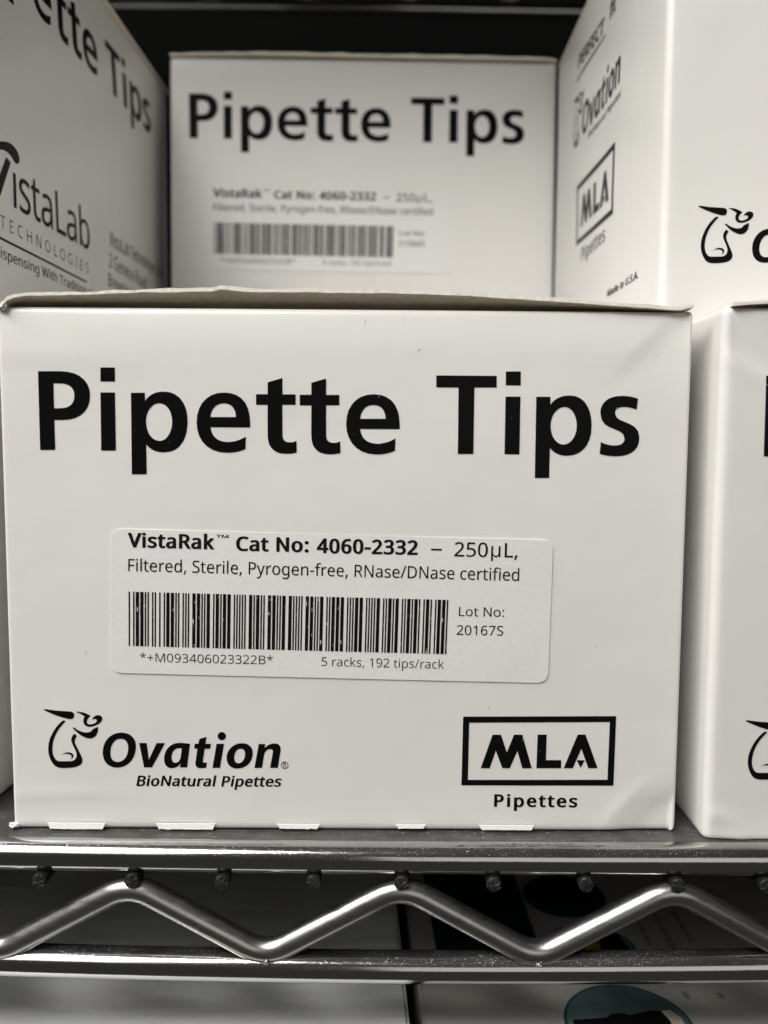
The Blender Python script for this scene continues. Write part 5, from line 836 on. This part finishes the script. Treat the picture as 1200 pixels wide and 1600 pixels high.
# rear ledge of the shelf above: rail with its truss, and that shelf's deck
path = [(-0.46 + 0.92 * i / 40, 0.66, CAM_H + 0.3185 - 0.010 * (-0.46 + 0.92 * i / 40 + 0.03)) for i in range(41)]
V, Fc = tube(path, 0.0042, 24); rack_part('rail', V, Fc, M['chrome'])
V, Fc = tube([(p[0], p[1], p[2] - 0.0015) for p in zigzag(0.66, CAM_H + 0.345, CAM_H + 0.3245, 0.003, 0.0367, 0.0886 + 0.0367, 0.42, 0.0105)], 0.0031, 16)
rack_part('truss_wire', V, Fc, M['chrome_truss'])

def box_mesh(x0, x1, y0, y1, z0, z1, bev=0.0):
    bm = bmesh.new()
    bmesh.ops.create_cube(bm, size=1.0)
    for v in bm.verts:
        v.co = Vector(((x0 + x1) / 2 + v.co.x * (x1 - x0), (y0 + y1) / 2 + v.co.y * (y1 - y0), (z0 + z1) / 2 + v.co.z * (z1 - z0)))
    if bev: bmesh.ops.bevel(bm, geom=bm.edges[:], offset=bev, segments=2, affect='EDGES')
    me = bpy.data.meshes.new('box'); bm.to_mesh(me); bm.free()
    return me
deck = link_mesh('upper_deck', box_mesh(-0.46, 0.46, 0.228, 0.70, CAM_H + 0.352, CAM_H + 0.354), M['shade'], rack)  # out of view; kept solid to block light from above
deck.location = (0, -0.226, 0.0355)

liner = tag(link_mesh('shelf_liner', box_mesh(-0.46, 0.46, 0.2252, 0.655, -0.0012, -0.0003, 0.0003), M['liner']),
            'dark grey dusty plastic liner on the shelf under the cartons', 'shelf liner')

# ------------------------------------------------------------------ cartons on the shelf below
ZL = -0.060
K = 0.9182      # the lids below stand nearer than first drawn
def low_box(name, label, x, y, rz, W, D, H, mat):
    r_ = tag(empty(name, (x, y, ZL - H), rz), label, 'carton')
    b = link_mesh('carton_body', box_mesh(0, W, 0, D, 0, H, 0.0012), mat, r_)
    return r_
a1 = 0.045
low_l = low_box('wrapped_carton', 'pale grey film wrapped carton on the level below, left, under the rails', 0.0103 - 0.30, 0.232, a1, 0.30, 0.33, 0.14, M['wrap'])
low_l.location = Vector((0.0106 * K, 0.232 * K, ZL - 0.14)) + Matrix.Rotation(a1, 3, 'Z') @ Vector((-0.30, 0, 0))
low_r = low_box('printed_carton', 'dark printed carton on the level below, right, with round teal pictures on top', 0.0146 * K, 0.236 * K, a1, 0.26, 0.33, 0.14, M['dim'])
def top_map(u, v, l):       # mm on the lid of the printed carton, u across, v into depth
    return Vector((u, v, 0.14 + l))
inv = low_r.matrix_basis.inverted()
Rz = Matrix.Rotation(-a1, 3, 'Z')
def loc2(x, y):
    p = Rz @ (Vector((x - 0.0146, y - 0.236, 0)) * K); return (p.x * 1000, p.y * 1000)
def disc(c, r, n=48, a=None): return [(c[0] + r * math.cos(2 * math.pi * i / n), c[1] + r * math.sin(2 * math.pi * i / n)) for i in range(n)]
pz = [(7.6, 50), (42, 50), (48, 325), (7.6, 325)]
print_part('navy_panel', [pz], top_map, M['navy'], low_r, 0.0001)
def picture(c, r, kind):
    rim = print_part('round_picture', [disc(c, r)], top_map, M['teal'], low_r, 0.0002)
    print_part('picture_field', [disc(c, r * 0.955)], top_map, M['grey'] if kind != 'dark' else M['navy'], rim, 0.0003)
    if kind == 'device':
        d = [(-0.86, -0.36), (-0.86, 0.12), (-0.55, 0.14), (-0.30, 0.16), (-0.22, 0.24), (-0.02, 0.26), (0.06, 0.20), (0.45, 0.30), (0.60, 0.28), (0.66, 0.05), (0.62, -0.62), (0.0, -0.92), (-0.5, -0.78)]
        print_part('device_picture', [[(c[0] + x * r, c[1] + y * r) for x, y in d]], top_map, M['black'], rim, 0.0004)
        d = [(0.66, 0.05), (0.60, 0.28), (0.76, 0.30), (0.86, 0.1), (0.86, -0.2), (0.64, -0.4)]
        print_part('pale_picture', [[(c[0] + x * r, c[1] + y * r) for x, y in d]], top_map, M['beige'], rim, 0.0005)
    elif kind == 'yellow':
        d = [(-0.9, 0.0), (-0.5, 0.6), (0.0, 0.75), (0.25, 0.3), (0.1, -0.6), (-0.5, -0.7)]
        print_part('yellow_picture', [[(c[0] + x * r, c[1] + y * r) for x, y in d]], top_map, M['yellow'], rim, 0.0004)
        d = [(0.25, 0.3), (0.0, 0.75), (0.35, 0.82), (0.75, 0.5), (0.85, -0.2), (0.1, -0.6)]
        print_part('black_picture', [[(c[0] + x * r, c[1] + y * r) for x, y in d]], top_map, M['black'], rim, 0.0005)
    else:
        d = [(-0.8, 0.05), (-0.2, 0.2), (0.8, 0.0), (0.8, -0.25), (-0.1, -0.1), (-0.8, -0.2)]
        print_part('black_picture', [[(c[0] + x * r, c[1] + y * r) for x, y in d]], top_map, M['black'], rim, 0.0004)
picture(loc2(0.0785, 0.2590), 18.6, 'device')
picture(loc2(0.0740, 0.3370), 15.2, 'dark')
picture(loc2(0.0765, 0.2995), 14.9, 'yellow')
for k, (x, ya, yb) in enumerate(((0.0985, 0.302, 0.334), (0.1065, 0.300, 0.330), (0.1145, 0.305, 0.326), (0.1015, 0.272, 0.2765), (0.113, 0.272, 0.275))):
    y = ya; tl = []
    while y < yb:
        L_ = random.uniform(0.002, 0.005)
        a, b = loc2(x, y), loc2(x, min(y + L_, yb))
        tl.append([(a[0] - 0.9, a[1]), (a[0] + 0.9, a[1]), (b[0] + 0.9, b[1]), (b[0] - 0.9, b[1])])
        y += L_ + 0.0012
    print_part('text_line', tl, top_map, M['faint'], low_r, 0.0002)

# ------------------------------------------------------------------ black sheet behind the rack, the unlit depth put into its colour
shade = tag(link_mesh('shade_backdrop', box_mesh(-1.2, 1.2, 0.76, 0.80, -0.6, 1.2), M['shade']), kind='structure')
